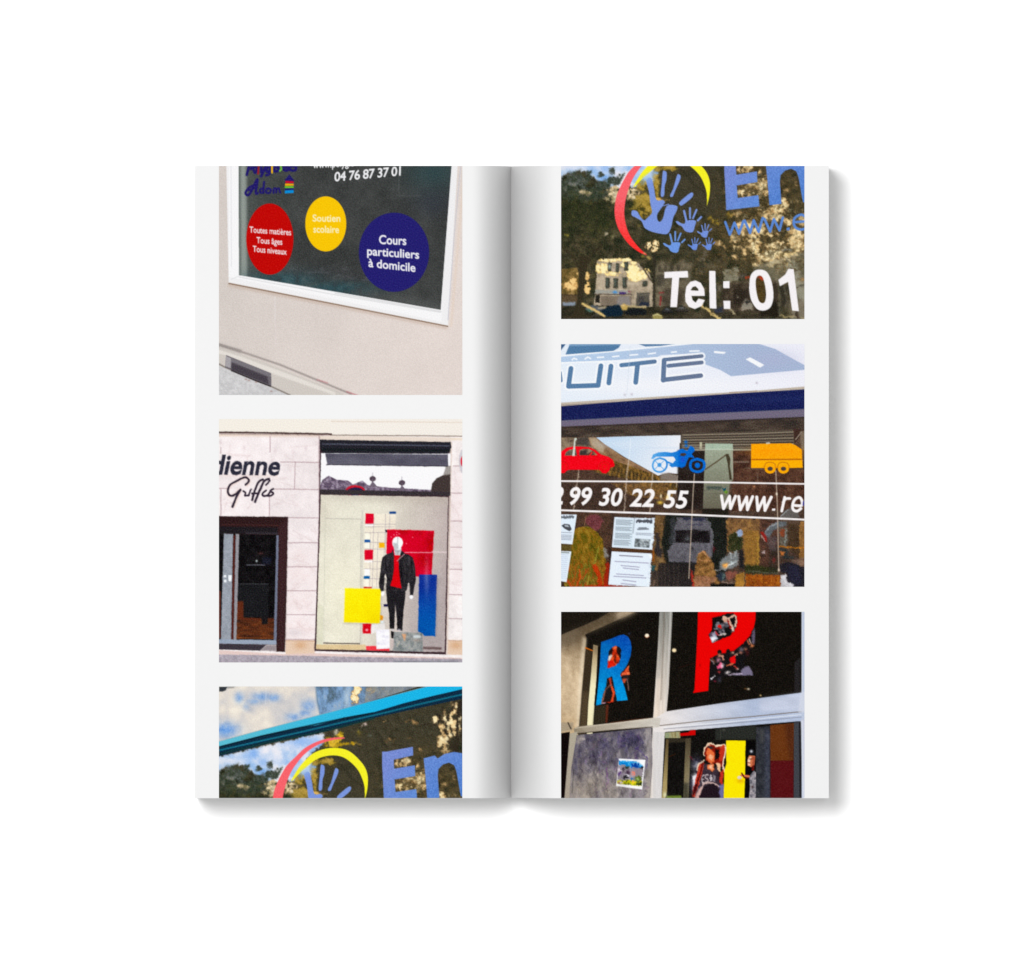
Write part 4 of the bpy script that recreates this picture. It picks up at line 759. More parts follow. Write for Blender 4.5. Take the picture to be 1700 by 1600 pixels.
    p.put(p.poly([328, 290, 700, 295, 700, 780, 655, 850, 640, 1165, 298, 1165, 315, 700]), p.grad((500, 300), (160, 170, 150), (480, 1160), (104, 100, 84))); p.P((168, 188, 168), [335, 300, 695, 300, 695, 372, 335, 372], a=.8); p.L((200, 212, 196), 1.4, [335, 372, 700, 372], a=.8); p.tex(p.poly([328, 290, 700, 295, 655, 850, 298, 1165]), 6, 3, 2, 90)
    p.L((90, 78, 58), 2.2, [330, 640, 480, 540, 615, 440]); p.P((70, 62, 46), [600, 440, 640, 430, 668, 500, 660, 600, 690, 780, 655, 780, 630, 560]); p.P((160, 160, 142), [668, 400, 700, 400, 705, 760, 690, 770])
    p.L((60, 72, 66), 3, [355, 880, 540, 880], a=.8, b=.6); scribble(355, 920, 540, 920, 52, (72, 82, 76), 1.6, 1); p.L((90, 90, 78), 1, [370, 970, 530, 970], a=.7); p.L((96, 94, 80), 1.4, [370, 1020, 510, 1010], a=.5, b=.5)
    p.P((14, 78, 96), [550, 880, 580, 900, 615, 880, 600, 930, 575, 930]); p.P((104, 140, 50), [580, 935, 610, 915, 640, 945, 610, 970, 585, 955])
    p.P((36, 32, 26), [290, 1165, 640, 1165, 640, 1260, 290, 1240], b=.8); p.G((190, 130, 90), 985, 870, 18, 18, .7)
    # lower half
    p.z(925, 840, 8.095)
    p.mix(p.poly([50, 60, 720, 80, 720, 1100, 50, 1100]), [(56, 40, 32), (78, 56, 44), (94, 66, 50)], 6, 3, 91, a=.9)
    dome = p.poly([240, 310, 400, 270, 500, 310, 590, 420, 640, 620, 640, 1100, 120, 1100, 180, 700, 200, 450], 1)
    p.mix(dome, [(78, 72, 14), (102, 90, 20), (132, 96, 24), (150, 120, 40)], 6, 4, 92, ax=.7, ay=1.4)
    p.mix(dome * p.field([(350, 950, 300, 200, 1)]) * p.n(4, 2, 93, ax=.6, ay=2.5), [(150, 60, 20), (206, 60, 20), (90, 96, 40), (150, 150, 60)], 4, 2, 94, ax=.6, ay=2)
    for q, c_, w_ in (([500, 800, 560, 920, 590, 1090], (186, 50, 14), 7), ([300, 850, 320, 950, 250, 1090], (206, 72, 24), 2.4), ([430, 940, 400, 1090], (150, 150, 60), 2), ([240, 800, 260, 1060], (146, 90, 30), 2), ([150, 1000, 200, 1090], (190, 70, 30), 3), ([560, 560, 500, 760], (140, 140, 50), 2.4), ([680, 780, 650, 1090], (160, 30, 14), 7), ([430, 830, 340, 980], (180, 70, 30), 1.6)): p.L(c_, w_, q, a=.85, b=.5)
    p.P((110, 58, 62), [385, 220, 410, 140, 480, 112, 560, 125, 620, 190, 600, 240, 560, 330, 500, 310], b=.7, sm=1); p.tex(p.field([(490, 200, 110, 90)]), 16, 2.5, 2, 95); p.L((150, 110, 80), 1, [390, 130, 365, 280], a=.8)
    p.P((132, 128, 124), [620, 550, 660, 580, 712, 680, 640, 690], b=.8); p.P((36, 28, 26), [690, 520, 740, 600, 720, 780, 700, 780], a=.8, b=1)
    p.P((90, 78, 40), [50, 510, 200, 520, 190, 600, 50, 600], b=1)
    pp = (222, 234, 246); ink = (84, 88, 96)
    p.P(pp, [20, 108, 268, 112, 208, 512, 20, 498]); p.P(pp, [20, 600, 195, 605, 130, 1018, 20, 1000])
    scribble(50, 168, 225, 165, 42, ink, 2.4, 2); p.P((76, 78, 84), [60, 260, 100, 236, 170, 244, 200, 310, 170, 336, 100, 300]); p.P((190, 200, 210), [100, 250, 150, 254, 170, 280, 110, 275], a=.8)
    for y in (350, 385, 405, 425, 445): p.L((130, 136, 150), 1.1, [50, y, 200 - (y - 350) * .1, y + 6], a=.8)
    p.L((120, 128, 124), 2, [50, 620, 160, 625], a=.8, b=.4)
    for y in range(650, 980, 26): p.L((180, 188, 210), 1, [50, y, 150 - (y - 650) * .1, y + 3], a=.7)
    p.P(pp, [772, 145, 1315, 165, 1280, 585, 738, 550]); p.P((206, 222, 232), [790, 160, 1030, 165, 1010, 560, 760, 535], a=.7)
    for k, (x0, y0, x1, n_) in enumerate(((795, 185, 1010, 4), (790, 280, 1000, 3), (785, 365, 1000, 4), (765, 455, 985, 4))):
        for i in range(n_): p.L((112, 122, 132), 1.1, [x0, y0 + i * 19, x1 - (i % 2) * 25, y0 + i * 19 + 9], a=.75)
    p.L((150, 160, 168), 2, [1045, 150, 1020, 360], a=.7, b=.4); scribble(1070, 215, 1275, 226, 40, (56, 58, 66), 2.8, 3); p.L((110, 116, 126), 2.2, [1085, 310, 1225, 305], b=.5); p.L((100, 106, 116), 1.6, [1100, 290, 1200, 290], b=.5)
    for y in (360, 380): p.L((136, 142, 154), 1.2, [1060, y, 1260, y + 8], a=.8)
    p.mix(p.poly([1050, 430, 1255, 445, 1240, 560, 1035, 545]), [(70, 76, 80), (130, 138, 142), (206, 216, 222)], 4, 2, 96)
    p.P((80, 52, 30), [730, 560, 1280, 590, 1275, 625, 730, 600], b=.5)
    p.P((226, 236, 248), [735, 605, 1275, 635, 1245, 1085, 690, 1052]); p.L((128, 124, 136), 1.8, [840, 660, 1145, 678], a=.9)
    for x0, y, x1 in ((780, 740, 1225), (860, 795, 1105), (890, 828, 1095), (800, 908, 1160), (765, 940, 1195), (885, 990, 1060), (860, 1035, 1060)): p.L((146, 142, 166), 1.5, [x0, y, x1, y + 22], a=.8, b=.3)
    p.P((176, 40, 20), [380, 1060, 690, 1052, 900, 1070, 1050, 1095, 380, 1100], a=.8, b=.5)
    # centre: curtains, van
    p.mix(p.poly([1320, 120, 1520, 130, 1500, 1100, 1260, 1100, 1290, 600]), [(74, 56, 36), (110, 82, 50), (132, 104, 66)], 6, 3, 97, ax=.6, ay=3); p.P((40, 38, 44), [1320, 360, 1365, 350, 1380, 520, 1430, 600, 1400, 700, 1310, 640], b=1, a=.85); p.P((150, 84, 24), [1285, 540, 1310, 620, 1310, 760, 1280, 740], b=.7); p.P((20, 78, 92), [1275, 780, 1315, 800, 1310, 900, 1270, 920], b=.8, a=.8)
    p.L((150, 120, 90), 1.2, [1370, 250, 1440, 240, 1470, 300, 1440, 500, 1380, 560], a=.8, b=.4, sm=1); p.G((140, 40, 40), 1470, 610, 24, 24, .8)
    p.mix(p.poly([1270, 860, 1700, 860, 1700, 1100, 1260, 1100]), [(42, 38, 36), (74, 62, 52), (120, 96, 80)], 3.5, 2, 98, ax=.8, ay=6)
    p.z(1130, 840, 8.095)
    p.P((30, 32, 28), [-200, 110, 620, 140, 620, 900, -160, 900, -260, 500], b=1.2); p.tex(p.poly([-200, 110, 620, 140, 620, 900, -160, 900]), 7, 5, 3, 99)
    van = (96, 94, 101)
    p.P((56, 58, 62), [-150, 190, -100, 150, -60, 250, -60, 560, -170, 500, -130, 350], b=1, a=.8)
    p.P(van, [-40, 150, 320, 155, 385, 210, 420, 330, 435, 480, 420, 640, 400, 760, 180, 760, -150, 740, -180, 600, -90, 480, -80, 300], b=.6); p.tex(p.poly([-40, 150, 385, 210, 435, 480, 400, 760, -150, 740, -90, 480]), 8, 4, 3, 100)
    p.P((42, 44, 66), [20, 155, 320, 160, 330, 195, 20, 185], a=.9, b=.5); scribble(90, 262, 285, 266, 34, (58, 56, 74), 1.5, 4)
    p.P((30, 26, 28), [-70, 320, 150, 318, 385, 322, 405, 492, 130, 490, -75, 488], b=.5); p.tex(p.poly([-70, 320, 385, 322, 405, 492, -75, 488]), 10, 4, 3, 101); p.G((92, 96, 100), 90, 430, 34, 34, .9); p.L((150, 152, 160), 1.2, [350, 165, 400, 240, 430, 400, 435, 560], a=.6, sm=1)
    p.L((110, 108, 114), 1.2, [-80, 500, 410, 500], a=.6); p.L((40, 38, 42), 2, [-150, 752, 400, 765], a=.8, b=.6); p.G((120, 30, 40), 445, 570, 14, 40, .7); p.G((22, 20, 22), 160, 570, 16, 22, .8)
    p.P((40, 36, 36), [-300, 760, 240, 770, 240, 1080, -300, 1080], a=.9, b=1)
    for x in (-260, -210, -150, -90, -30): p.L((96, 80, 70), 1.4, [x, 780, x - 4, 1080], a=.5, b=.5)
    # boxes and crates in front of the van
    p.mix(p.poly([225, 680, 260, 610, 330, 600, 400, 690, 470, 860, 480, 940, 560, 1090, 150, 1090, 180, 900]), [(92, 62, 34), (130, 94, 50), (168, 120, 72)], 5, 3, 102); p.L((206, 150, 110), 1.6, [240, 640, 300, 610, 370, 660], b=.5); p.L((196, 140, 96), 2, [240, 720, 400, 730], a=.8, b=.6); p.P((160, 44, 34), [130, 830, 160, 900, 190, 1090, 165, 1090, 135, 930], b=.4); p.mix(p.poly([190, 930, 480, 950, 440, 1090, 190, 1090]), [(140, 90, 70), (176, 130, 110)], 4, 2, 103, a=.6)
    p.mix(p.poly([620, 160, 1060, 175, 1060, 840, 840, 800, 780, 560, 620, 620]), [(96, 70, 46), (124, 90, 56), (150, 112, 64)], 6, 3, 104); p.P((148, 106, 40), [850, 330, 1055, 330, 1055, 800, 860, 790], a=.6, b=1); p.L((196, 160, 60), 1.6, [1040, 400, 1040, 800], a=.7, b=.6)
    p.L((60, 56, 48), 2.4, [620, 130, 1060, 150], a=.6)
    p.mix(p.poly([640, 400, 720, 340, 830, 430, 840, 560, 740, 620, 640, 590]), [(30, 34, 22), (50, 54, 30), (70, 62, 40)], 4, 3, 105); p.P((146, 164, 196), [755, 345, 790, 315, 830, 325, 832, 390, 790, 415, 762, 400], b=.4)
    p.P((126, 132, 134), [520, 760, 560, 700, 640, 660, 650, 600, 700, 640, 760, 590, 780, 700, 760, 790, 690, 830, 600, 850, 520, 840], b=.7, a=.9); p.L((206, 216, 216), 2.2, [610, 820, 680, 760, 740, 740], a=.9, b=.4); p.L((190, 196, 196), 2, [660, 620, 690, 700], a=.7, b=.5); p.L((190, 196, 196), 2, [750, 600, 720, 680], a=.7, b=.5)
    p.G((250, 160, 60), 600, 790, 32, 30, 1); p.G((255, 200, 110), 600, 785, 14, 12, 1)
    p.P((40, 48, 60), [480, 930, 540, 880, 600, 900, 610, 980, 560, 1010, 500, 980], b=.8); p.P((130, 78, 66), [600, 870, 760, 880, 720, 960, 640, 1000, 600, 950], b=.8, a=.9); p.G((100, 120, 110), 575, 940, 20, 50, .7); p.L((170, 170, 176), 1.6, [460, 860, 600, 850], a=.8, b=.5); p.L((150, 130, 120), 1.4, [560, 1020, 700, 1030], a=.8)
    p.P((24, 22, 20), [400, 1040, 740, 1040, 740, 1100, 400, 1100], b=.8); p.P((34, 32, 34), [780, 580, 845, 580, 850, 830, 780, 830], b=1); p.P((156, 112, 48), [730, 920, 855, 880, 855, 1100, 735, 1100], b=.7)
    p.P((50, 52, 28), [860, 790, 1310, 800, 1310, 900, 870, 910], b=1); p.L((120, 118, 112), 1.6, [880, 870, 1300, 900], a=.6, b=.6)
    p.mix(p.poly([870, 915, 1335, 920, 1340, 1100, 870, 1100]), [(120, 56, 20), (146, 78, 24), (170, 104, 30)], 4, 3, 106)
    # cars and furniture at the right
    p.mix(p.poly([1060, 175, 1320, 185, 1320, 830, 1060, 810]), [(54, 38, 32), (78, 52, 42), (96, 62, 48)], 5, 3, 107, a=.8); p.P((44, 40, 34), [1190, 580, 1310, 560, 1310, 880, 1180, 880], a=.7, b=1.5)
    p.P((96, 104, 110), [1115, 350, 1180, 270, 1300, 200, 1420, 205, 1430, 250, 1330, 280, 1240, 330, 1190, 420, 1130, 400], b=.8, a=.9); p.L((170, 178, 184), 1.6, [1120, 360, 1210, 260, 1300, 220], a=.8, b=.4); p.P((88, 80, 84), [1130, 420, 1290, 400, 1290, 600, 1200, 590], a=.6, b=1.5)
    p.P((150, 36, 30), [1075, 345, 1110, 345, 1165, 440, 1160, 480, 1130, 470], b=.4); p.L((226, 190, 180), 1.4, [1080, 390, 1130, 470], a=.9); p.G((226, 206, 206), 1112, 618, 16, 20, .9); p.G((150, 40, 40), 1250, 720, 22, 30, .6)
    p.P((104, 106, 96), [1325, 290, 1430, 290, 1430, 540, 1330, 530], a=.6, b=.8); p.P((130, 56, 30), [1335, 300, 1395, 310, 1390, 420, 1340, 400], b=.6, a=.8); p.L((150, 160, 160), 1.6, [1410, 300, 1400, 520], a=.8, b=.4)
    p.P((66, 50, 34), [1440, 230, 1590, 240, 1590, 690, 1440, 560], b=1, a=.8); p.mix(p.poly([1590, 200, 1690, 200, 1690, 800, 1590, 790]), [(120, 84, 44), (150, 108, 60)], 4, 2, 108); p.L((196, 120, 30), 2.2, [1330, 540, 1480, 555, 1690, 560], a=.9, b=.5)
    p.P((46, 50, 50), [1340, 560, 1450, 590, 1430, 660, 1560, 690, 1380, 710, 1330, 640], b=.8); p.P((176, 104, 50), [1335, 600, 1395, 620, 1385, 665, 1340, 670], b=.6); p.P((120, 96, 84), [1480, 720, 1690, 680, 1690, 800, 1560, 790], b=1, a=.8)
    p.P((36, 34, 42), [1325, 780, 1440, 740, 1590, 790, 1690, 830, 1690, 1100, 1500, 1100, 1420, 1000, 1420, 900, 1330, 880], b=.8); p.P((44, 44, 70), [1440, 800, 1560, 800, 1640, 1000, 1560, 1060, 1440, 960], a=.5, b=1.5)
    p.P((196, 194, 198), [1340, 920, 1410, 915, 1430, 1010, 1520, 1040, 1500, 1100, 1340, 1100], b=.4)
    p.z(1130, 700, 8.095); p.P((100, 98, 96), [1340, 1270, 1400, 1190, 1480, 1150, 1560, 1170, 1600, 1290, 1340, 1300], b=.7, a=.85); p.L((160, 166, 170), 1.4, [1340, 1270, 1440, 1180], a=.8)
    p.z(1130, 840, 8.095); low = p.poly([-1200, 150, 1800, 150, 1800, 1300, -1200, 1300]); pap = np.clip(p.poly([-1700, 100, -1424, 112, -1484, 512, -1560, 1020, -1700, 1020]) + p.poly([-920, 145, -377, 165, -412, 585, -450, 1085, -1005, 1052]), 0, 1)
    low = blur(low * (1 - blur((pap > 0).astype(float), 1)), 1); p.warp(low, 1.8, 4, 160); p.mottle(low, .13, 5, 162)
    # tile joints on the glass
    gj = (190, 172, 154)
    p.z(925, 700, 8.095)
    for q in ([965, 510, 940, 700, 900, 1220], [300, 640, 265, 860, 225, 1180], [1285, 700, 1262, 900, 1245, 1220]): p.L(gj, 1.9, q, a=.8, b=.3)
    p.L((226, 234, 242), 1.6, [990, 230, 970, 500], a=.7, b=.3); p.L((196, 186, 172), 1.4, [1620, 720, 1600, 880], a=.6, b=.3)
    p.z(1130, 700, 8.095)
    for q in ([185, 700, 170, 900, 150, 1280, 110, 2100], [1275, 660, 1290, 970, 1300, 1290, 1315, 1990]): p.L(gj, 1.8, q, a=.8, b=.3)
    p.G((250, 240, 220), 1286, 970, 14, 18, .9); p.G((240, 220, 200), 1316, 1990, 14, 20, .9)
    # red car
    p.z(925, 700, 8.095); bb = p.poly([40, 460, 560, 480, 1300, 760, 1560, 900, 1560, 1180, 40, 1180]); p.warp(blur(bb, 1.5), 1.3, 4, 164); p.mottle(blur(bb, 1.5), .2, 4, 166)
    p.z(925, 700, 8.095)
    rd = (238, 6, 28)
    car = p.poly([20, 440, 60, 400, 130, 350, 230, 332, 330, 335, 440, 345, 520, 380, 590, 440, 690, 470, 750, 510, 775, 580, 765, 605, 720, 615, 700, 660, 660, 695, 610, 690, 570, 645, 160, 645, 130, 660, 100, 690, 20, 690])
    p.P((60, 54, 50), [110, 452, 130, 400, 290, 372, 300, 450], a=.5, b=.6); p.P((34, 32, 36), [310, 390, 400, 385, 400, 450, 310, 450], a=.7, b=.8)
    win = p.poly([105, 455, 120, 410, 170, 375, 250, 365, 300, 370, 300, 455]); win2 = p.poly([300, 452, 305, 380, 345, 365, 430, 365, 500, 400, 545, 450])
    p.put(np.clip(car - win - win2, 0, 1), rd); p.tex(np.clip(car - win - win2, 0, 1), 8, 2, 1, 110); p.P(rd, [255, 365, 300, 372, 300, 460, 270, 455]); p.L((236, 40, 40), 2, [440, 455, 470, 410])
    for x in (640, 75): p.L((196, 30, 20), 1.1, [x - 78, 640, x - 70, 570, x, 530, x + 70, 570, x + 72, 625], a=.9, sm=1); p.L((200, 50, 20), 1, [x - 30, 570, x + 25, 570, x + 35, 620, x, 645, x - 35, 620, x - 30, 570], a=.8)
    p.P((206, 214, 202), [205, 460, 222, 340, 235, 225, 262, 215, 268, 235, 248, 260, 240, 460], b=.4)
    # blue motorcycle
    bl = p.grad((1250, 500), (96, 170, 228), (1720, 500), (4, 104, 200))
    def B(m): p.put(m, bl)
    B(p.line([1380, 488, 1460, 520, 1475, 590, 1440, 650, 1375, 675, 1310, 650, 1285, 590, 1310, 520, 1380, 488], 3, 1)); B(p.ell(1375, 580, 28, 28)); B(p.line([1320, 530, 1430, 635], 1)); B(p.line([1430, 530, 1320, 630], 1))
    B(p.poly([1265, 500, 1290, 440, 1360, 412, 1450, 405, 1540, 415, 1600, 400, 1650, 370, 1700, 360, 1700, 560, 1640, 600, 1540, 612, 1500, 580, 1550, 560, 1600, 500, 1560, 470, 1490, 470, 1420, 470, 1330, 470, 1290, 500], 0)); B(p.line([1480, 540, 1620, 600], 3)); B(p.line([1590, 480, 1640, 560], 4))
    p.P((226, 228, 232), [1490, 480, 1580, 490, 1590, 520, 1540, 550, 1500, 520], a=.9)
    p.z(1130, 700, 8.095); b2 = (6, 104, 204)
    p.P(b2, [-30, 390, 30, 370, 90, 390, 130, 320, 180, 350, 190, 390, 140, 440, 180, 480, 110, 480, 80, 540, 60, 600, 10, 620, -30, 600]); p.G(b2, 70, 272, 22, 20, 1); p.G(b2, 75, 325, 22, 20, 1); p.L(b2, 2.6, [90, 400, 140, 440, 170, 480])
    p.L(b2, 4.4, [222, 500, 300, 530, 318, 590, 290, 650, 222, 672, 150, 645, 130, 585, 150, 525, 222, 500], sm=1); p.E(b2, 225, 585, 36, 36); p.P((70, 56, 44), [0, 425, 60, 420, 80, 445, 40, 465, -10, 455]); p.G((40, 80, 200), 30, 510, 30, 40, .8)
    # orange trailer
    orr = (250, 168, 8)
    tr_ = p.poly([945, 298, 1475, 290, 1540, 315, 1625, 375, 1635, 620, 945, 622]); p.put(tr_, (250, 164, 8)); p.G((255, 150, 10), 1280, 400, 320, 60, .5); p.tex(tr_, 7, 2, 1, 111); p.P((255, 178, 6), [948, 520, 1632, 520, 1635, 615, 948, 618], a=.7)
    p.L((170, 96, 20), 2, [960, 508, 1620, 505])
    for x in (1200, 1378): p.L((196, 120, 20), 1.6, [x - 80, 620, x - 60, 560, x, 545, x + 60, 565, x + 75, 620], sm=1); p.E(orr, x, 632, 74, 64); p.E((76, 64, 60), x, 632, 36, 28)
    p.L((210, 214, 206), 2, [1150, 288, 1190, 286], b=.4)
    # white rules and phone / web line
    w = (244, 240, 240)
    p.z(0, 0, 1)
    p.L(w, 2.7, [929, 798.4, 1135, 799.6, 1340, 803.2]); p.L(w, 3.1, [929, 846.6, 1135, 853.6, 1340, 862.4])
    p.z(925, 700, 8.095)
    for s_, x0, x1, y0, y1 in (('2', -70, 92, 1100, 1105), ('99', 172, 474, 1108, 1114), ('30', 560, 884, 1118, 1126), ('22', 972, 1312, 1130, 1138), ('55', 1425, 1768, 1148, 1158)):
        p.text(s_, (x0, y0), (x1, y1), 232, w, bold=.026, shear=.22, ref='H', sp=1.02)
    p.G((240, 200, 80), 1385, 1085, 40, 24, .9); p.G((255, 240, 200), 1395, 1000, 12, 30, .9); p.G((250, 210, 90), 1480, 1010, 18, 30, .5)
    p.z(1130, 700, 8.095)
    for q in ([548, 995, 575, 1165, 655, 1000, 668, 1165, 735, 1000], [778, 1003, 800, 1180, 885, 1010, 895, 1180, 965, 1006], [1020, 1010, 1035, 1190, 1120, 1015, 1130, 1190, 1215, 1012]): p.L(w, 4.9, q)
    p.P(w, [1228, 1165, 1272, 1165, 1265, 1195, 1222, 1195]); p.L(w, 4.6, [1395, 1015, 1355, 1198]); p.L(w, 4.2, [1375, 1080, 1410, 1035, 1465, 1030], sm=1)
    p.L(w, 4.6, [1510, 1120, 1618, 1125, 1625, 1060, 1590, 1015, 1530, 1045, 1500, 1120, 1510, 1180, 1560, 1200, 1612, 1165], sm=1)
    p.P((50, 44, 130), [1640, 1065, 1690, 1065, 1690, 1125, 1635, 1125], b=.5)
    return p.finish(4, 8, 1.04)

def picture_sports_shop():
    p = Pic(931.5, 1015.5, h=310, base=(22, 19, 16)); full = np.ones((p.h, p.w))
    p.tex(full, 6, 3, 2, 121); p.mix(full, [(16, 16, 12), (26, 22, 18), (32, 28, 22)], 4, 3, 122, a=.7)
    # shaded wall and soffit, upper left
    p.z(925, 1010, 9.411)
    wl = p.poly([60, 420, 440, 260, 640, 170, 820, 60, 1240, 50, 440, 410, 460, 470, 330, 1980, 60, 1980])
    p.put(wl, p.grad((300, 150), (84, 70, 54), (230, 1000), (208, 182, 146))); p.P((112, 98, 76), [840, 60, 1240, 50, 700, 300, 430, 400, 430, 300, 700, 170], a=.7, b=5); p.P((206, 184, 156), [1000, 50, 1240, 50, 1000, 160, 900, 120], a=.7, b=4)
    p.P((196, 176, 148), [70, 800, 380, 700, 330, 1700, 70, 1700], a=.5, b=6); p.P((222, 206, 180), [400, 430, 460, 480, 400, 1100, 340, 1950, 300, 1950, 340, 1100], a=.85, b=2); p.tex(wl, 10, 5, 3, 123); p.tex(wl, 16, 30, 3, 143, ax=.7, ay=2)
    p.P((46, 40, 30), [60, 50, 820, 50, 560, 200, 60, 440], a=.35, b=6); p.P((90, 78, 62), [60, 430, 400, 280, 420, 420, 300, 560, 60, 640], a=.6, b=6)
    # narrow panes
    p.P((58, 48, 34), [450, 640, 556, 660, 530, 1100, 480, 1990, 350, 1990, 400, 1200], b=.8); p.P((96, 80, 58), [400, 1300, 500, 1300, 470, 1900, 360, 1900], a=.6, b=2.5); p.L((206, 104, 20), 2.4, [450, 620, 570, 668, 680, 710], a=.9, w2=1)
    p.put(p.poly([570, 570, 640, 590, 640, 900, 600, 1300, 560, 1900, 555, 2000, 465, 2000, 490, 1500, 535, 1000]), p.grad((600, 600), (160, 136, 100), (540, 1200), (238, 230, 190))); p.P((120, 108, 88), [560, 570, 650, 580, 645, 720, 600, 730], a=.6, b=2)
    p.P((16, 14, 12), [640, 600, 680, 600, 660, 1100, 610, 1500, 580, 1520, 610, 1200])
    p.z(925, 1170, 9.444); p.P((50, 44, 32), [600, 20, 780, 0, 760, 290, 570, 310], b=1.5); p.P((96, 44, 28), [770, 0, 810, 0, 790, 285, 760, 290], b=.8); p.L((130, 60, 30), 1.2, [840, 285, 1200, 235, 1500, 212], a=.7, b=.5)
    # letter R with cut-outs
    p.z(925, 1010, 9.411)
    rp = [690, 530, 850, 475, 970, 425, 1040, 410, 1110, 445, 1150, 520, 1165, 620, 1150, 740, 1110, 850, 1060, 940, 990, 1030, 1010, 1100, 1060, 1250, 1105, 1435, 940, 1450, 905, 1270, 860, 1060, 780, 1100, 770, 1200, 720, 1350, 690, 1500, 610, 1520, 640, 1250, 670, 900]
    lh = p.poly([790, 940, 795, 800, 805, 680, 850, 620, 910, 590, 970, 600, 1005, 650, 1000, 760, 975, 850, 900, 905])
    p.put(p.poly(rp), p.grad((1080, 480), (10, 76, 170), (950, 1300), (4, 148, 216))); m = p.poly(rp); p.tex(m, 12, 2, 1, 124); p.put(m * p.field([(760, 620, 160, 130, .7), (720, 1050, 120, 120, .5)]), (6, 120, 180), .7)
    p.put(lh, (30, 22, 22)); p.clip = lh
    p.P((232, 216, 206), [790, 760, 850, 720, 870, 760, 800, 860], b=1); p.mix(p.poly([870, 590, 930, 590, 945, 700, 985, 790, 960, 880, 790, 945, 790, 850, 860, 760]), [(120, 30, 14), (206, 50, 16), (236, 120, 60)], 3.5, 2, 125); p.P((220, 24, 12), [790, 830, 860, 810, 900, 880, 790, 945], a=.8, b=.8); p.P((56, 24, 18), [900, 740, 930, 740, 920, 860, 890, 850], a=.7, b=.5); p.G((246, 140, 80), 915, 620, 20, 26, .8)
    p.clip = None
    lg = p.poly([780, 1100, 850, 1070, 905, 1270, 940, 1455, 690, 1500, 720, 1340, 770, 1200]); p.put(lg, (34, 24, 22)); p.clip = lg
    p.L((190, 60, 40), 3, [830, 1100, 840, 1200]); p.L((150, 96, 80), 2.6, [840, 1200, 750, 1280, 700, 1480]); p.L((226, 80, 40), 4, [860, 1230, 890, 1330, 860, 1470]); p.G((30, 30, 34), 800, 1330, 40, 100, 1); p.L((216, 50, 20), 2, [780, 1480, 880, 1460]); p.L((190, 150, 170), 1.6, [700, 1490, 750, 1470])
    p.clip = None
    p.mix(p.poly([1130, 885, 1115, 960, 1145, 1040, 1060, 1045, 1000, 1070, 990, 1045, 1040, 990, 1090, 930]), [(150, 40, 20), (226, 90, 50), (240, 150, 100)], 3, 2, 126); p.P((40, 34, 36), [1020, 1050, 1130, 1040, 1120, 1150, 1020, 1110], b=.5); p.P((190, 80, 50), [1020, 1100, 1090, 1100, 1060, 1170, 1030, 1160], b=.4); p.L((120, 96, 90), 1.6, [1095, 1110, 1110, 1200, 1120, 1280], b=.4)
    p.E((255, 236, 210), 1404, 428, 32, 30, b=.5); p.L((190, 90, 40), 1, [1365, 440, 1400, 465, 1440, 440], a=.6); p.G((50, 54, 80), 1128, 395, 20, 18, .9)
    # P with players in the cut-out
    p.z(1095, 1010, 9.411)
    pp = [600, 40, 1500, 40, 1495, 180, 1470, 300, 1400, 440, 1300, 550, 1150, 670, 1000, 730, 790, 775, 780, 900, 760, 1290, 520, 1325, 545, 1270, 570, 800, 590, 400]
    hole = p.poly([820, 150, 1060, 80, 1150, 75, 1205, 120, 1215, 220, 1180, 350, 1100, 430, 980, 480, 820, 545, 790, 470, 760, 420, 815, 340])
    p.put(p.poly(pp), (228, 2, 2)); p.tex(p.poly(pp), 3, 2, 1, 127); p.put(hole, (20, 20, 20)); p.clip = hole
    sk = (214, 172, 150)
    p.E(sk, 1015, 155, 42, 42); p.P((200, 150, 130), [985, 180, 1050, 180, 1060, 220, 1000, 240]); p.L(sk, 3.2, [1060, 170, 1120, 140, 1180, 100]); p.L((226, 190, 170), 2.6, [1185, 130, 1200, 190, 1175, 280]); p.L(sk, 3, [1080, 180, 1110, 260, 1150, 340]); p.G((236, 210, 200), 1150, 330, 26, 40, .9)
    p.L((150, 10, 16), 2.4, [1065, 200, 1110, 320]); p.mix(p.poly([860, 250, 910, 200, 960, 230, 1060, 220, 1080, 270, 1000, 330, 1030, 400, 960, 430, 900, 340, 850, 330]), [(30, 30, 34), (100, 98, 106), (170, 168, 178)], 3, 2, 128); p.E((210, 24, 20), 938, 282, 32, 28)
    p.L((180, 60, 70), 2.2, [860, 360, 900, 400, 940, 430]); p.L((196, 186, 180), 2.6, [940, 420, 1000, 405, 1035, 395]); p.P((150, 148, 166), [780, 400, 860, 360, 900, 440, 900, 480, 800, 540]); p.G((240, 244, 250), 840, 480, 50, 44, 1); p.G((60, 40, 60), 800, 420, 22, 30, .9)
    p.clip = None
    mm = p.poly([790, 790, 900, 720, 1060, 690, 1200, 640, 1340, 520, 1410, 430, 1480, 330, 1490, 560, 1440, 640, 1380, 760, 1300, 820, 1330, 900, 1400, 900, 1440, 1000, 1460, 1050, 1150, 1050, 1090, 1070, 960, 1090, 870, 1150, 780, 1130]); p.put(mm, (24, 22, 24), .95, .5)
    p.E((20, 18, 18), 935, 685, 34, 36); p.G((180, 120, 90), 935, 735, 30, 30, .9); p.L((200, 140, 120), 2.6, [930, 740, 980, 745, 1000, 800]); p.G((196, 130, 150), 920, 810, 34, 34, .9); p.P((226, 90, 130), [900, 900, 960, 840, 990, 900, 970, 940, 900, 940], b=.4); p.G((246, 226, 236), 980, 900, 24, 36, .9); p.L((150, 130, 130), 2, [800, 800, 850, 860], b=.4); p.L((120, 70, 50), 2, [820, 780, 860, 830])
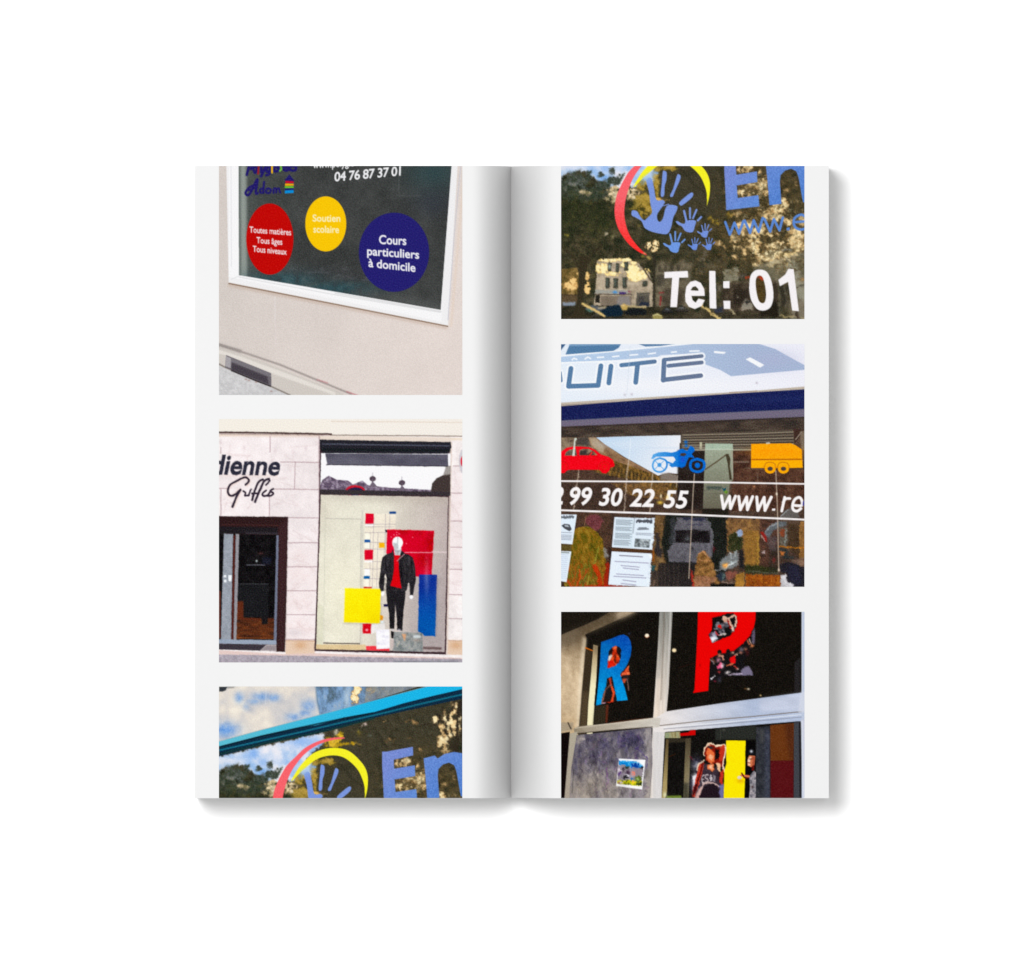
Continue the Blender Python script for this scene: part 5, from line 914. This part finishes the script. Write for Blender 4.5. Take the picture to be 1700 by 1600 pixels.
    p.E((24, 22, 22), 1070, 680, 34, 44); p.P((226, 16, 20), [1090, 780, 1190, 730, 1180, 870, 1110, 850]); p.L((200, 100, 70), 2.6, [1050, 890, 1110, 880, 1140, 860]); p.G((200, 150, 130), 1140, 700, 26, 24, .9); p.L((196, 150, 130), 1.8, [1180, 740, 1220, 710]); p.L((176, 60, 50), 2, [1160, 900, 1215, 950]); p.G((226, 200, 190), 1215, 950, 18, 14, .9)
    p.P((120, 112, 136), [1270, 960, 1330, 920, 1400, 905, 1450, 1000, 1460, 1050, 1150, 1050, 1150, 1020, 1260, 1010], b=.6); p.G((236, 226, 226), 1060, 1005, 34, 22, 1); p.L((196, 180, 200), 1.6, [1080, 1040, 1200, 1030, 1290, 1020], a=.9); p.L((206, 200, 206), 2.6, [800, 1110, 865, 1050], w2=1.4); p.G((190, 60, 60), 925, 1000, 20, 20, .9); p.G((150, 40, 60), 865, 1140, 20, 14, .8); p.G((70, 70, 90), 935, 1120, 30, 40, .6)
    p.P((96, 88, 108), [1430, 420, 1485, 300, 1488, 560, 1450, 560], b=.6); p.L((190, 110, 80), 2, [1370, 500, 1390, 570]); p.L((220, 190, 170), 1.8, [1400, 490, 1430, 560]); p.G((220, 130, 80), 1440, 590, 26, 30, .9); p.G((180, 110, 80), 1340, 640, 26, 24, .8); p.G((200, 130, 110), 1270, 690, 26, 26, .8); p.G((150, 140, 160), 1280, 640, 36, 26, .6); p.G((120, 30, 30), 1370, 700, 26, 40, .5)
    p.E((250, 226, 180), 228, 658, 34, 30, b=.6); p.G((220, 206, 180), 1385, 1262, 22, 16, .9); p.G((130, 90, 50), 1340, 1258, 26, 12, .7); p.G((206, 176, 120), 1575, 1362, 16, 14, .9); p.G((150, 20, 10), 630, 890, 14, 24, .6)
    p.L((66, 24, 20), 1.4, [300, 930, 540, 860], a=.4, b=.6)
    act = np.clip(mm + hole + blur(p.field([(1420, 560, 90, 200)]), 1), 0, 1); p.warp(act, 1.4, 4, 170)
    p.z(925, 1010, 9.411); act = np.clip(lh + lg + p.field([(1080, 1050, 70, 160)]), 0, 1); p.warp(act, 1.2, 4, 174)
    # frame members
    p.z(920, 1000, 3.953)
    st = p.poly([692, 58, 778, 58, 770, 200, 752, 560, 738, 715, 715, 1400, 620, 1400, 650, 760, 680, 300])
    p.put(st, p.grad((735, 60), (138, 138, 132), (690, 700), (228, 216, 204))); p.clip = st; p.tex(st, 14, 6, 3, 129, ax=.4, ay=5); p.L((110, 96, 84), 2, [725, 60, 715, 300, 700, 640], a=.55, b=.8); p.L((204, 200, 196), 2, [765, 60, 742, 560, 725, 780], a=.8, b=.6); p.P((232, 214, 196), [680, 500, 700, 500, 680, 760, 655, 760], a=.6, b=2); p.P((206, 208, 214), [640, 800, 740, 780, 730, 1300, 640, 1300], a=.6, b=3); p.clip = None
    hz = p.poly([650, 768, 738, 716, 1100, 662, 1616, 594, 1650, 590, 1650, 780, 1616, 782, 1200, 816, 725, 852, 650, 850])
    p.put(hz, p.grad((720, 760), (228, 222, 220), (1300, 700), (176, 188, 212))); p.put(p.poly([1350, 640, 1650, 590, 1650, 715, 1350, 720]), (206, 210, 226), .6, 3); p.clip = hz; p.tex(hz, 7, 8, 3, 130, ax=3); p.clip = None
    p.L((116, 104, 96), 1.6, [690, 810, 1000, 776, 1300, 750, 1640, 716], a=.85); p.L((120, 122, 136), 1.4, [720, 832, 1100, 800, 1640, 752], a=.6); p.L((236, 238, 242), 1.4, [720, 822, 1100, 790, 1640, 735], a=.7)
    p.P((186, 196, 216), [1622, 58, 1650, 58, 1650, 1300, 1622, 1300]); p.L((226, 230, 238), 1.2, [1624, 58, 1624, 590], a=.6); p.P((210, 214, 226), [1616, 590, 1650, 586, 1650, 720, 1600, 726], a=.7, b=1)
    p.P((48, 46, 50), [1575, 400, 1612, 360, 1610, 588, 1575, 592], a=.7, b=1)
    hl = p.poly([130, 830, 160, 815, 400, 790, 650, 758, 700, 760, 690, 820, 650, 824, 400, 836, 135, 865]); p.put(hl, p.grad((150, 800), (150, 138, 118), (650, 780), (206, 200, 190))); p.tex(hl, 8, 5, 2, 131, ax=3); p.L((66, 56, 48), 1.4, [140, 862, 400, 838, 645, 818], a=.9); p.L((220, 210, 190), 1.2, [140, 826, 650, 764], a=.7)
    # lower left: door edge, pane with scribbles and sticker
    p.P((20, 12, 12), [44, 860, 105, 850, 90, 1300, 44, 1300]); p.P((166, 150, 126), [44, 790, 130, 790, 120, 840, 44, 850], b=.8); p.L((40, 30, 24), 2, [92, 790, 112, 830], a=.8, b=.5)
    p.put(p.poly([104, 862, 155, 850, 120, 1080, 105, 1300, 68, 1300]), p.grad((120, 870), (172, 164, 146), (90, 1280), (168, 156, 142)))
    pn = p.poly([150, 872, 640, 822, 645, 1060, 630, 1300, 100, 1300, 115, 1080]); p.put(pn, p.grad((350, 900), (92, 88, 100), (300, 1280), (156, 146, 136))); p.clip = pn
    p.put(p.field([(520, 900, 130, 70, .9), (350, 980, 150, 90, .6), (170, 1050, 50, 120, .6)]), (56, 52, 78), .85); p.put(p.field([(160, 900, 50, 40, .8), (230, 1230, 150, 70, .5), (290, 1180, 80, 70, .5)]), (168, 158, 142), .8); p.mix(pn, [(60, 56, 84), (112, 106, 116), (170, 160, 150)], 6, 4, 132, ay=1.6, a=.42); p.P((128, 122, 126), [420, 1220, 600, 1230, 600, 1300, 420, 1300], a=.8, b=1.5); p.P((176, 168, 160), [600, 830, 645, 822, 640, 1300, 600, 1300], a=.6, b=1.5)
    rng = np.random.default_rng(7)
    for k in range(120):
        x = 150 + rng.random() * 450; y = 850 + rng.random() ** 1.3 * 420; top = y < 1040 and x > 300
        c_ = [(50, 44, 96), (70, 54, 110), (36, 36, 62), (96, 60, 110)][rng.integers(4)] if top else [(70, 56, 84), (110, 76, 110), (60, 60, 62), (96, 90, 96)][rng.integers(4)]
        dx, dy = rng.normal(0, 14), abs(rng.normal(0, 24)) + 4; p.L(c_, .9 + rng.random(), [x, y, x + dx, y + dy * .4, x + dx * .3, y + dy, x - dx * .7, y + dy * 1.4], a=.42, b=.4, sm=1)
    for k in range(0): x = 380 + k * 29; p.L((44, 40, 84), 1.6, [x - 10, 868 - k * 2.5, x, 850 - k * 2.5, x + 11, 868 - k * 2.5], a=.85, sm=1)
    for q, c_ in (([160, 950, 210, 900, 270, 870], (70, 62, 80)), ([130, 1100, 120, 1250], (60, 58, 60)), ([350, 1090, 352, 1180, 345, 1220], (120, 70, 140)), ([280, 1100, 290, 1300], (104, 96, 110)), ([330, 1200, 370, 1250], (70, 66, 70)), ([540, 960, 600, 1010, 612, 1080], (70, 50, 120)), ([230, 1030, 260, 1010], (60, 50, 70))): p.L(c_, 1.6, q, a=.8, sm=1)
    p.clip = None
    pi = blur(p.poly([170, 890, 620, 850, 620, 1060, 610, 1300, 140, 1300]), 2); p.warp(pi, 3, 7, 176); p.mottle(pi, .22, 6, 178, ay=1.8)
    p.z(925, 1170, 9.444)
    p.P((240, 240, 242), [970, 845, 1385, 865, 1335, 1330, 925, 1275]); stk = p.poly([970, 870, 1260, 890, 1360, 960, 1325, 1280, 940, 1240]); p.clip = stk
    p.put(stk, (150, 140, 150)); p.mix(p.poly([960, 860, 1300, 880, 1360, 980, 1150, 990, 980, 930]), [(0, 120, 200), (40, 160, 226), (200, 226, 240)], 4, 2, 133); p.P((14, 70, 160), [1160, 930, 1270, 920, 1300, 980, 1160, 990], b=.6); p.mix(p.poly([930, 1180, 1340, 1200, 1330, 1290, 930, 1260]), [(60, 70, 10), (190, 190, 10), (240, 226, 30)], 3.5, 2, 134)
    for x, y, rx, ry, c_ in ((1100, 985, 36, 34, (52, 60, 54)), (1115, 1060, 50, 40, (70, 52, 72)), (1040, 1020, 24, 50, (60, 50, 60)), (980, 1080, 34, 40, (100, 70, 130)), (1070, 1140, 70, 30, (26, 26, 30)), (1110, 1110, 30, 24, (220, 216, 226)), (1200, 1070, 26, 40, (230, 130, 110)), (1180, 1170, 30, 30, (20, 90, 150)), (1190, 1215, 26, 20, (240, 150, 60)), (1330, 985, 34, 26, (30, 26, 34)), (1270, 1160, 70, 60, (90, 104, 40)), (1290, 1240, 60, 34, (30, 50, 26)), (1260, 1160, 26, 24, (170, 200, 120)), (990, 1220, 50, 22, (206, 190, 200)), (970, 1235, 30, 12, (110, 40, 60)), (980, 1020, 24, 26, (236, 220, 230)), (1130, 1040, 20, 24, (150, 120, 150))): p.E(c_, x, y, rx * .8, ry * .8, b=.7)
    p.clip = None; p.warp(stk, 2.2, 3, 180)
    p.z(920, 1000, 3.953); p.clip = pn; p.put(p.field([(200, 1230, 90, 90, .8), (330, 1230, 120, 60, .6)]), (166, 154, 138), .6); p.tex(pn * p.field([(330, 1050, 400, 300, 1)]), 18, 9, 3, 144, ay=2.2); p.clip = None
    # lower right window
    p.z(1095, 1170, 6.939)
    pw = p.poly([60, 318, 1000, 240, 1620, 190, 1625, 1150, 20, 1150]); p.put(pw, (22, 20, 18)); p.clip = pw; p.tex(pw, 6, 4, 2, 135)
    p.P((44, 46, 42), [640, 280, 1110, 240, 1110, 400, 760, 400, 640, 410], b=1); p.L((70, 70, 64), 1, [700, 300, 700, 400], a=.7); p.G((90, 90, 84), 740, 290, 20, 14, .6)
    p.mix(p.poly([60, 322, 235, 308, 240, 385, 60, 385]), [(120, 110, 70), (170, 160, 120), (130, 150, 120)], 4, 2, 136, ax=.5, ay=3); p.P((200, 6, 6), [235, 330, 330, 320, 360, 292, 415, 290, 412, 350, 240, 362])
    p.P((52, 46, 36), [75, 390, 360, 385, 355, 430, 75, 440], b=.6); p.put(p.poly([75, 395, 105, 395, 85, 1000, 50, 1150, 20, 1150]), p.grad((90, 400), (90, 76, 50), (70, 900), (170, 150, 100))); p.put(p.poly([300, 390, 362, 385, 330, 1150, 270, 1150]), p.grad((330, 400), (76, 66, 50), (300, 800), (130, 118, 88))); p.P((26, 30, 28), [270, 900, 335, 900, 330, 1150, 270, 1150], a=.6, b=2); p.P((110, 130, 50), [80, 1050, 250, 1045, 260, 1100, 80, 1100], b=.8); p.G((220, 220, 180), 62, 1040, 22, 34, .9); p.L((70, 40, 24), 1.4, [110, 600, 180, 570], a=.8); p.L((110, 20, 40), 2, [350, 600, 390, 640], a=.7)
    # player with raised arm
    p.mix(p.field([(430, 700, 60, 90, .7), (420, 900, 60, 130, .9)]), [(60, 50, 90), (150, 150, 180), (236, 236, 246)], 5, 2, 137, a=.9); p.P((240, 240, 246), [385, 820, 430, 790, 430, 900, 390, 1000, 380, 900], b=1, a=.9)
    hi, mid_, lo = (250, 226, 196), (226, 110, 60), (130, 24, 12)
    p.P((20, 14, 14), [500, 440, 760, 440, 760, 700, 500, 700], a=.6, b=2); p.P(lo, [520, 560, 515, 500, 545, 455, 590, 440, 650, 480, 740, 460, 760, 480, 745, 600, 740, 700, 700, 720, 650, 680, 600, 680, 540, 650], b=.3)
    p.P(mid_, [540, 550, 560, 480, 600, 520, 640, 580, 635, 660, 590, 680, 550, 640], b=.4); p.L(hi, 2.2, [515, 590, 510, 530, 540, 470, 590, 448, 640, 470], a=.95, sm=1, b=.3); p.P((236, 170, 130), [560, 600, 590, 560, 620, 600, 600, 650], b=.4); p.P((50, 44, 46), [545, 470, 600, 480, 630, 500, 590, 520, 550, 500], b=.4); p.P((20, 16, 16), [640, 500, 700, 520, 680, 620, 640, 640], b=.5)
    p.L(hi, 3.4, [650, 480, 700, 465, 750, 470], b=.3); p.L((206, 80, 40), 3.6, [700, 500, 740, 480], b=.3); p.P((190, 50, 30), [690, 500, 750, 480, 720, 640, 680, 660], b=.4); p.L((250, 220, 196), 3, [760, 490, 745, 600, 730, 700, 745, 760], b=.4, sm=1); p.P((240, 190, 150), [650, 680, 690, 670, 700, 780, 670, 760], b=.5)
    p.P((196, 60, 40), [450, 690, 510, 660, 500, 760, 460, 900, 400, 1060, 370, 1070, 390, 960, 430, 800], b=.4); p.L(hi, 1.8, [520, 640, 450, 690, 430, 760], b=.4, sm=1); p.L((90, 14, 12), 2.6, [490, 680, 470, 780, 440, 890], b=.4); p.P((70, 14, 16), [400, 930, 450, 880, 420, 1000, 375, 1070], b=.4)
    jr = p.poly([505, 700, 540, 670, 560, 740, 600, 770, 640, 730, 650, 690, 680, 780, 700, 900, 700, 1150, 440, 1150, 470, 960, 480, 820]); p.put(jr, (58, 46, 56)); p.tex(jr, 12, 4, 2, 138); p.P(mid_, [545, 690, 620, 680, 630, 740, 600, 765, 560, 740], b=.4); p.G((250, 220, 190), 590, 715, 22, 24, .9); p.P((190, 50, 36), [690, 780, 740, 740, 730, 940, 700, 900], b=.4)
    p.text('ES', (488, 915), (560, 895), 100, (190, 178, 180), bold=.012); p.P((190, 182, 188), [575, 800, 600, 810, 600, 880, 580, 880], b=.4); p.P((150, 142, 150), [610, 800, 640, 820, 650, 900, 610, 880], b=.4, a=.8)
    p.P((36, 26, 34), [460, 1060, 500, 950, 580, 905, 650, 930, 690, 1000, 700, 1150, 440, 1150], b=.5); p.L((206, 176, 170), 2.4, [440, 1080, 490, 930, 570, 895, 640, 920, 700, 950], a=.95, b=.3, sm=1); p.P((226, 180, 170), [400, 1060, 450, 980, 480, 930, 440, 1150, 400, 1150], b=.6, a=.8); p.P((110, 110, 160), [690, 930, 740, 900, 735, 1150, 695, 1150], b=.8)
    p.clip = None; pl = p.poly([370, 420, 760, 420, 745, 1150, 370, 1150]); pl = blur(pl, 1); p.warp(pl, 1.5, 6, 182); p.clip = pw
    # yellow panel
    yl = p.poly([765, 412, 990, 415, 985, 560, 990, 700, 975, 1150, 735, 1150, 745, 760, 768, 680]); p.put(yl, (250, 226, 2)); p.tex(yl, 5, 1.6, 1, 139)
    # second player, wall at right
    p.P((12, 10, 12), [990, 415, 1095, 415, 1105, 620, 1080, 800, 1030, 1150, 975, 1150, 985, 700]); p.E((20, 20, 24), 1055, 560, 42, 44); p.G((226, 230, 240), 1055, 538, 16, 16, .95)
    p.P((206, 120, 80), [1015, 620, 1030, 585, 1100, 590, 1090, 700, 1050, 720, 1012, 700], b=.3); p.P((240, 190, 160), [1012, 640, 1035, 600, 1060, 600, 1040, 650, 1045, 700, 1015, 700], b=.4); p.L((60, 20, 16), 1.2, [1035, 628, 1062, 624], b=.3); p.L((120, 40, 30), 1.2, [1018, 668, 1040, 672], b=.3); p.P((150, 60, 40), [1062, 600, 1098, 596, 1090, 690, 1060, 712, 1070, 650], a=.7, b=.8); p.G((255, 226, 200), 1030, 645, 10, 14, .8); p.P((100, 20, 16), [1060, 710, 1090, 690, 1085, 760, 1060, 760], b=.4)
    p.mix(p.poly([1030, 830, 1085, 760, 1110, 780, 1105, 1150, 1020, 1150, 1040, 950]), [(90, 90, 100), (140, 136, 142), (190, 180, 184)], 3.5, 2, 140); p.L((216, 120, 80), 3.6, [1025, 825, 980, 820, 940, 815], b=.3); p.L((90, 20, 20), 2.2, [1020, 845, 975, 840, 945, 790], b=.3); p.E((220, 206, 200), 920, 840, 26, 20, b=.4); p.G((220, 170, 20), 930, 880, 40, 24, .8); p.G((50, 30, 30), 1068, 948, 14, 14, .9)
    p.P((50, 52, 58), [1110, 260, 1270, 245, 1270, 1150, 1105, 1150]); p.P((74, 78, 98), [1215, 280, 1265, 270, 1268, 1150, 1220, 1150], a=.7, b=3); p.tex(p.poly([1110, 260, 1270, 245, 1270, 1150, 1105, 1150]), 12, 5, 3, 141); p.P((86, 86, 84), [1150, 280, 1200, 280, 1195, 440, 1160, 450], a=.6, b=2)
    p.P((104, 56, 24), [1272, 235, 1545, 212, 1540, 645, 1275, 645]); p.P((60, 30, 24), [1440, 225, 1545, 212, 1542, 645, 1500, 645], a=.5, b=3); p.P((88, 22, 26), [1275, 645, 1542, 645, 1540, 1150, 1278, 1150]); p.tex(p.poly([1272, 235, 1545, 212, 1540, 1150, 1275, 1150]), 7, 2, 2, 142)
    p.P((66, 68, 74), [1545, 205, 1620, 195, 1640, 1150, 1542, 1150]); p.P((36, 34, 38), [1600, 205, 1625, 200, 1640, 1150, 1610, 1150]); p.clip = None
    p.z(920, 1000, 3.953); p.P((196, 198, 214), [1618, 770, 1650, 770, 1650, 1300, 1630, 1300, 1626, 900]); p.P((214, 220, 232), [1616, 778, 1632, 778, 1640, 1300, 1628, 1300], a=.7)
    return p.finish(5, 5.5, 1.05)

# ---------------------------------------------------------------- prints laid on the pages
ILLUM = 2.01      # paper white over paper base colour: turns picture values into ink colours
def srgb_to_linear(c): return np.where(c <= .04045, c / 12.92, ((c + .055) / 1.055) ** 2.4)
def printed_photo(img, x0, y0, x1, y1, parent, label, sub=None):
    # img rows run from y0 down to y1; one grid vertex to each image cell
    h, w, _ = img.shape
    xs = X(np.linspace(x0, x1, w)); ys = Y(np.linspace(y0, y1, h))
    gx, gy = np.meshgrid(xs, ys); co = np.stack([gx, gy, np.full_like(gx, H + .00003)], -1).reshape(-1, 3).astype(np.float32)
    idx = np.arange(h * w).reshape(h, w)
    q = np.stack([idx[:-1, :-1], idx[1:, :-1], idx[1:, 1:], idx[:-1, 1:]], -1).reshape(-1, 4)
    me = bpy.data.meshes.new('printed_photo'); me.vertices.add(h * w); me.vertices.foreach_set('co', co.ravel())
    me.loops.add(q.size); me.loops.foreach_set('vertex_index', q.ravel().astype(np.int32))
    me.polygons.add(len(q)); me.polygons.foreach_set('loop_start', np.arange(0, q.size, 4, dtype=np.int32))
    me.update(calc_edges=True)
    lin = np.clip(srgb_to_linear(img / 255.0) / ILLUM, 0, .86)
    at = me.color_attributes.new('ink', 'FLOAT_COLOR', 'POINT'); rgba = np.ones((h * w, 4), np.float32); rgba[:, :3] = lin.reshape(-1, 3)
    at.data.foreach_set('color', rgba.ravel()); me.materials.append(M_ink)
    o = bpy.data.objects.new('printed_photo', me); C.objects.link(o); o.parent = parent; o['label'] = label
    return o
def rows(p, top, bottom):       # the rows of a picture between two heights, in the picture's own scale
    a = int(round(top - p.y0)); b = int(round(bottom - p.y0)); return p.img[a:b]
A = picture_tutoring_window(); B_ = picture_boutique(); Cc = picture_hand_logo_window(); D = picture_vehicle_window(); E_ = picture_sports_shop()
TOP, BOT = BT + .3, BB - .3
printed_photo(rows(A, 275.5, 655.5), 363.5, TOP, 767.5, 655.5, page_l, 'printed photograph of a white framed window with red, yellow and blue discs')
printed_photo(B_.img, 363.5, 695.5, 767.5, 1099.5, page_l, 'printed photograph of a clothes shop front with a dressed mannequin and colour panels')
printed_photo(Cc.img[:185], 363.5, 1139.5, 767.5, BOT, page_l, 'printed photograph of a glass front under a turquoise beam, top half of the hand logo')
printed_photo(rows(Cc, 275.5, 529.5), 931.5, TOP, 1335.5, 529.5, page_r, 'printed photograph of a glass front with blue hand prints and a telephone number')
printed_photo(D.img, 931.5, 571.0, 1335.5, 974.0, page_r, 'printed photograph of a shop window with red car, blue motorcycle and orange trailer stickers')
printed_photo(E_.img[:310], 931.5, 1015.5, 1335.5, BOT, page_r, 'printed photograph of a sports shop front with large letters R and P')
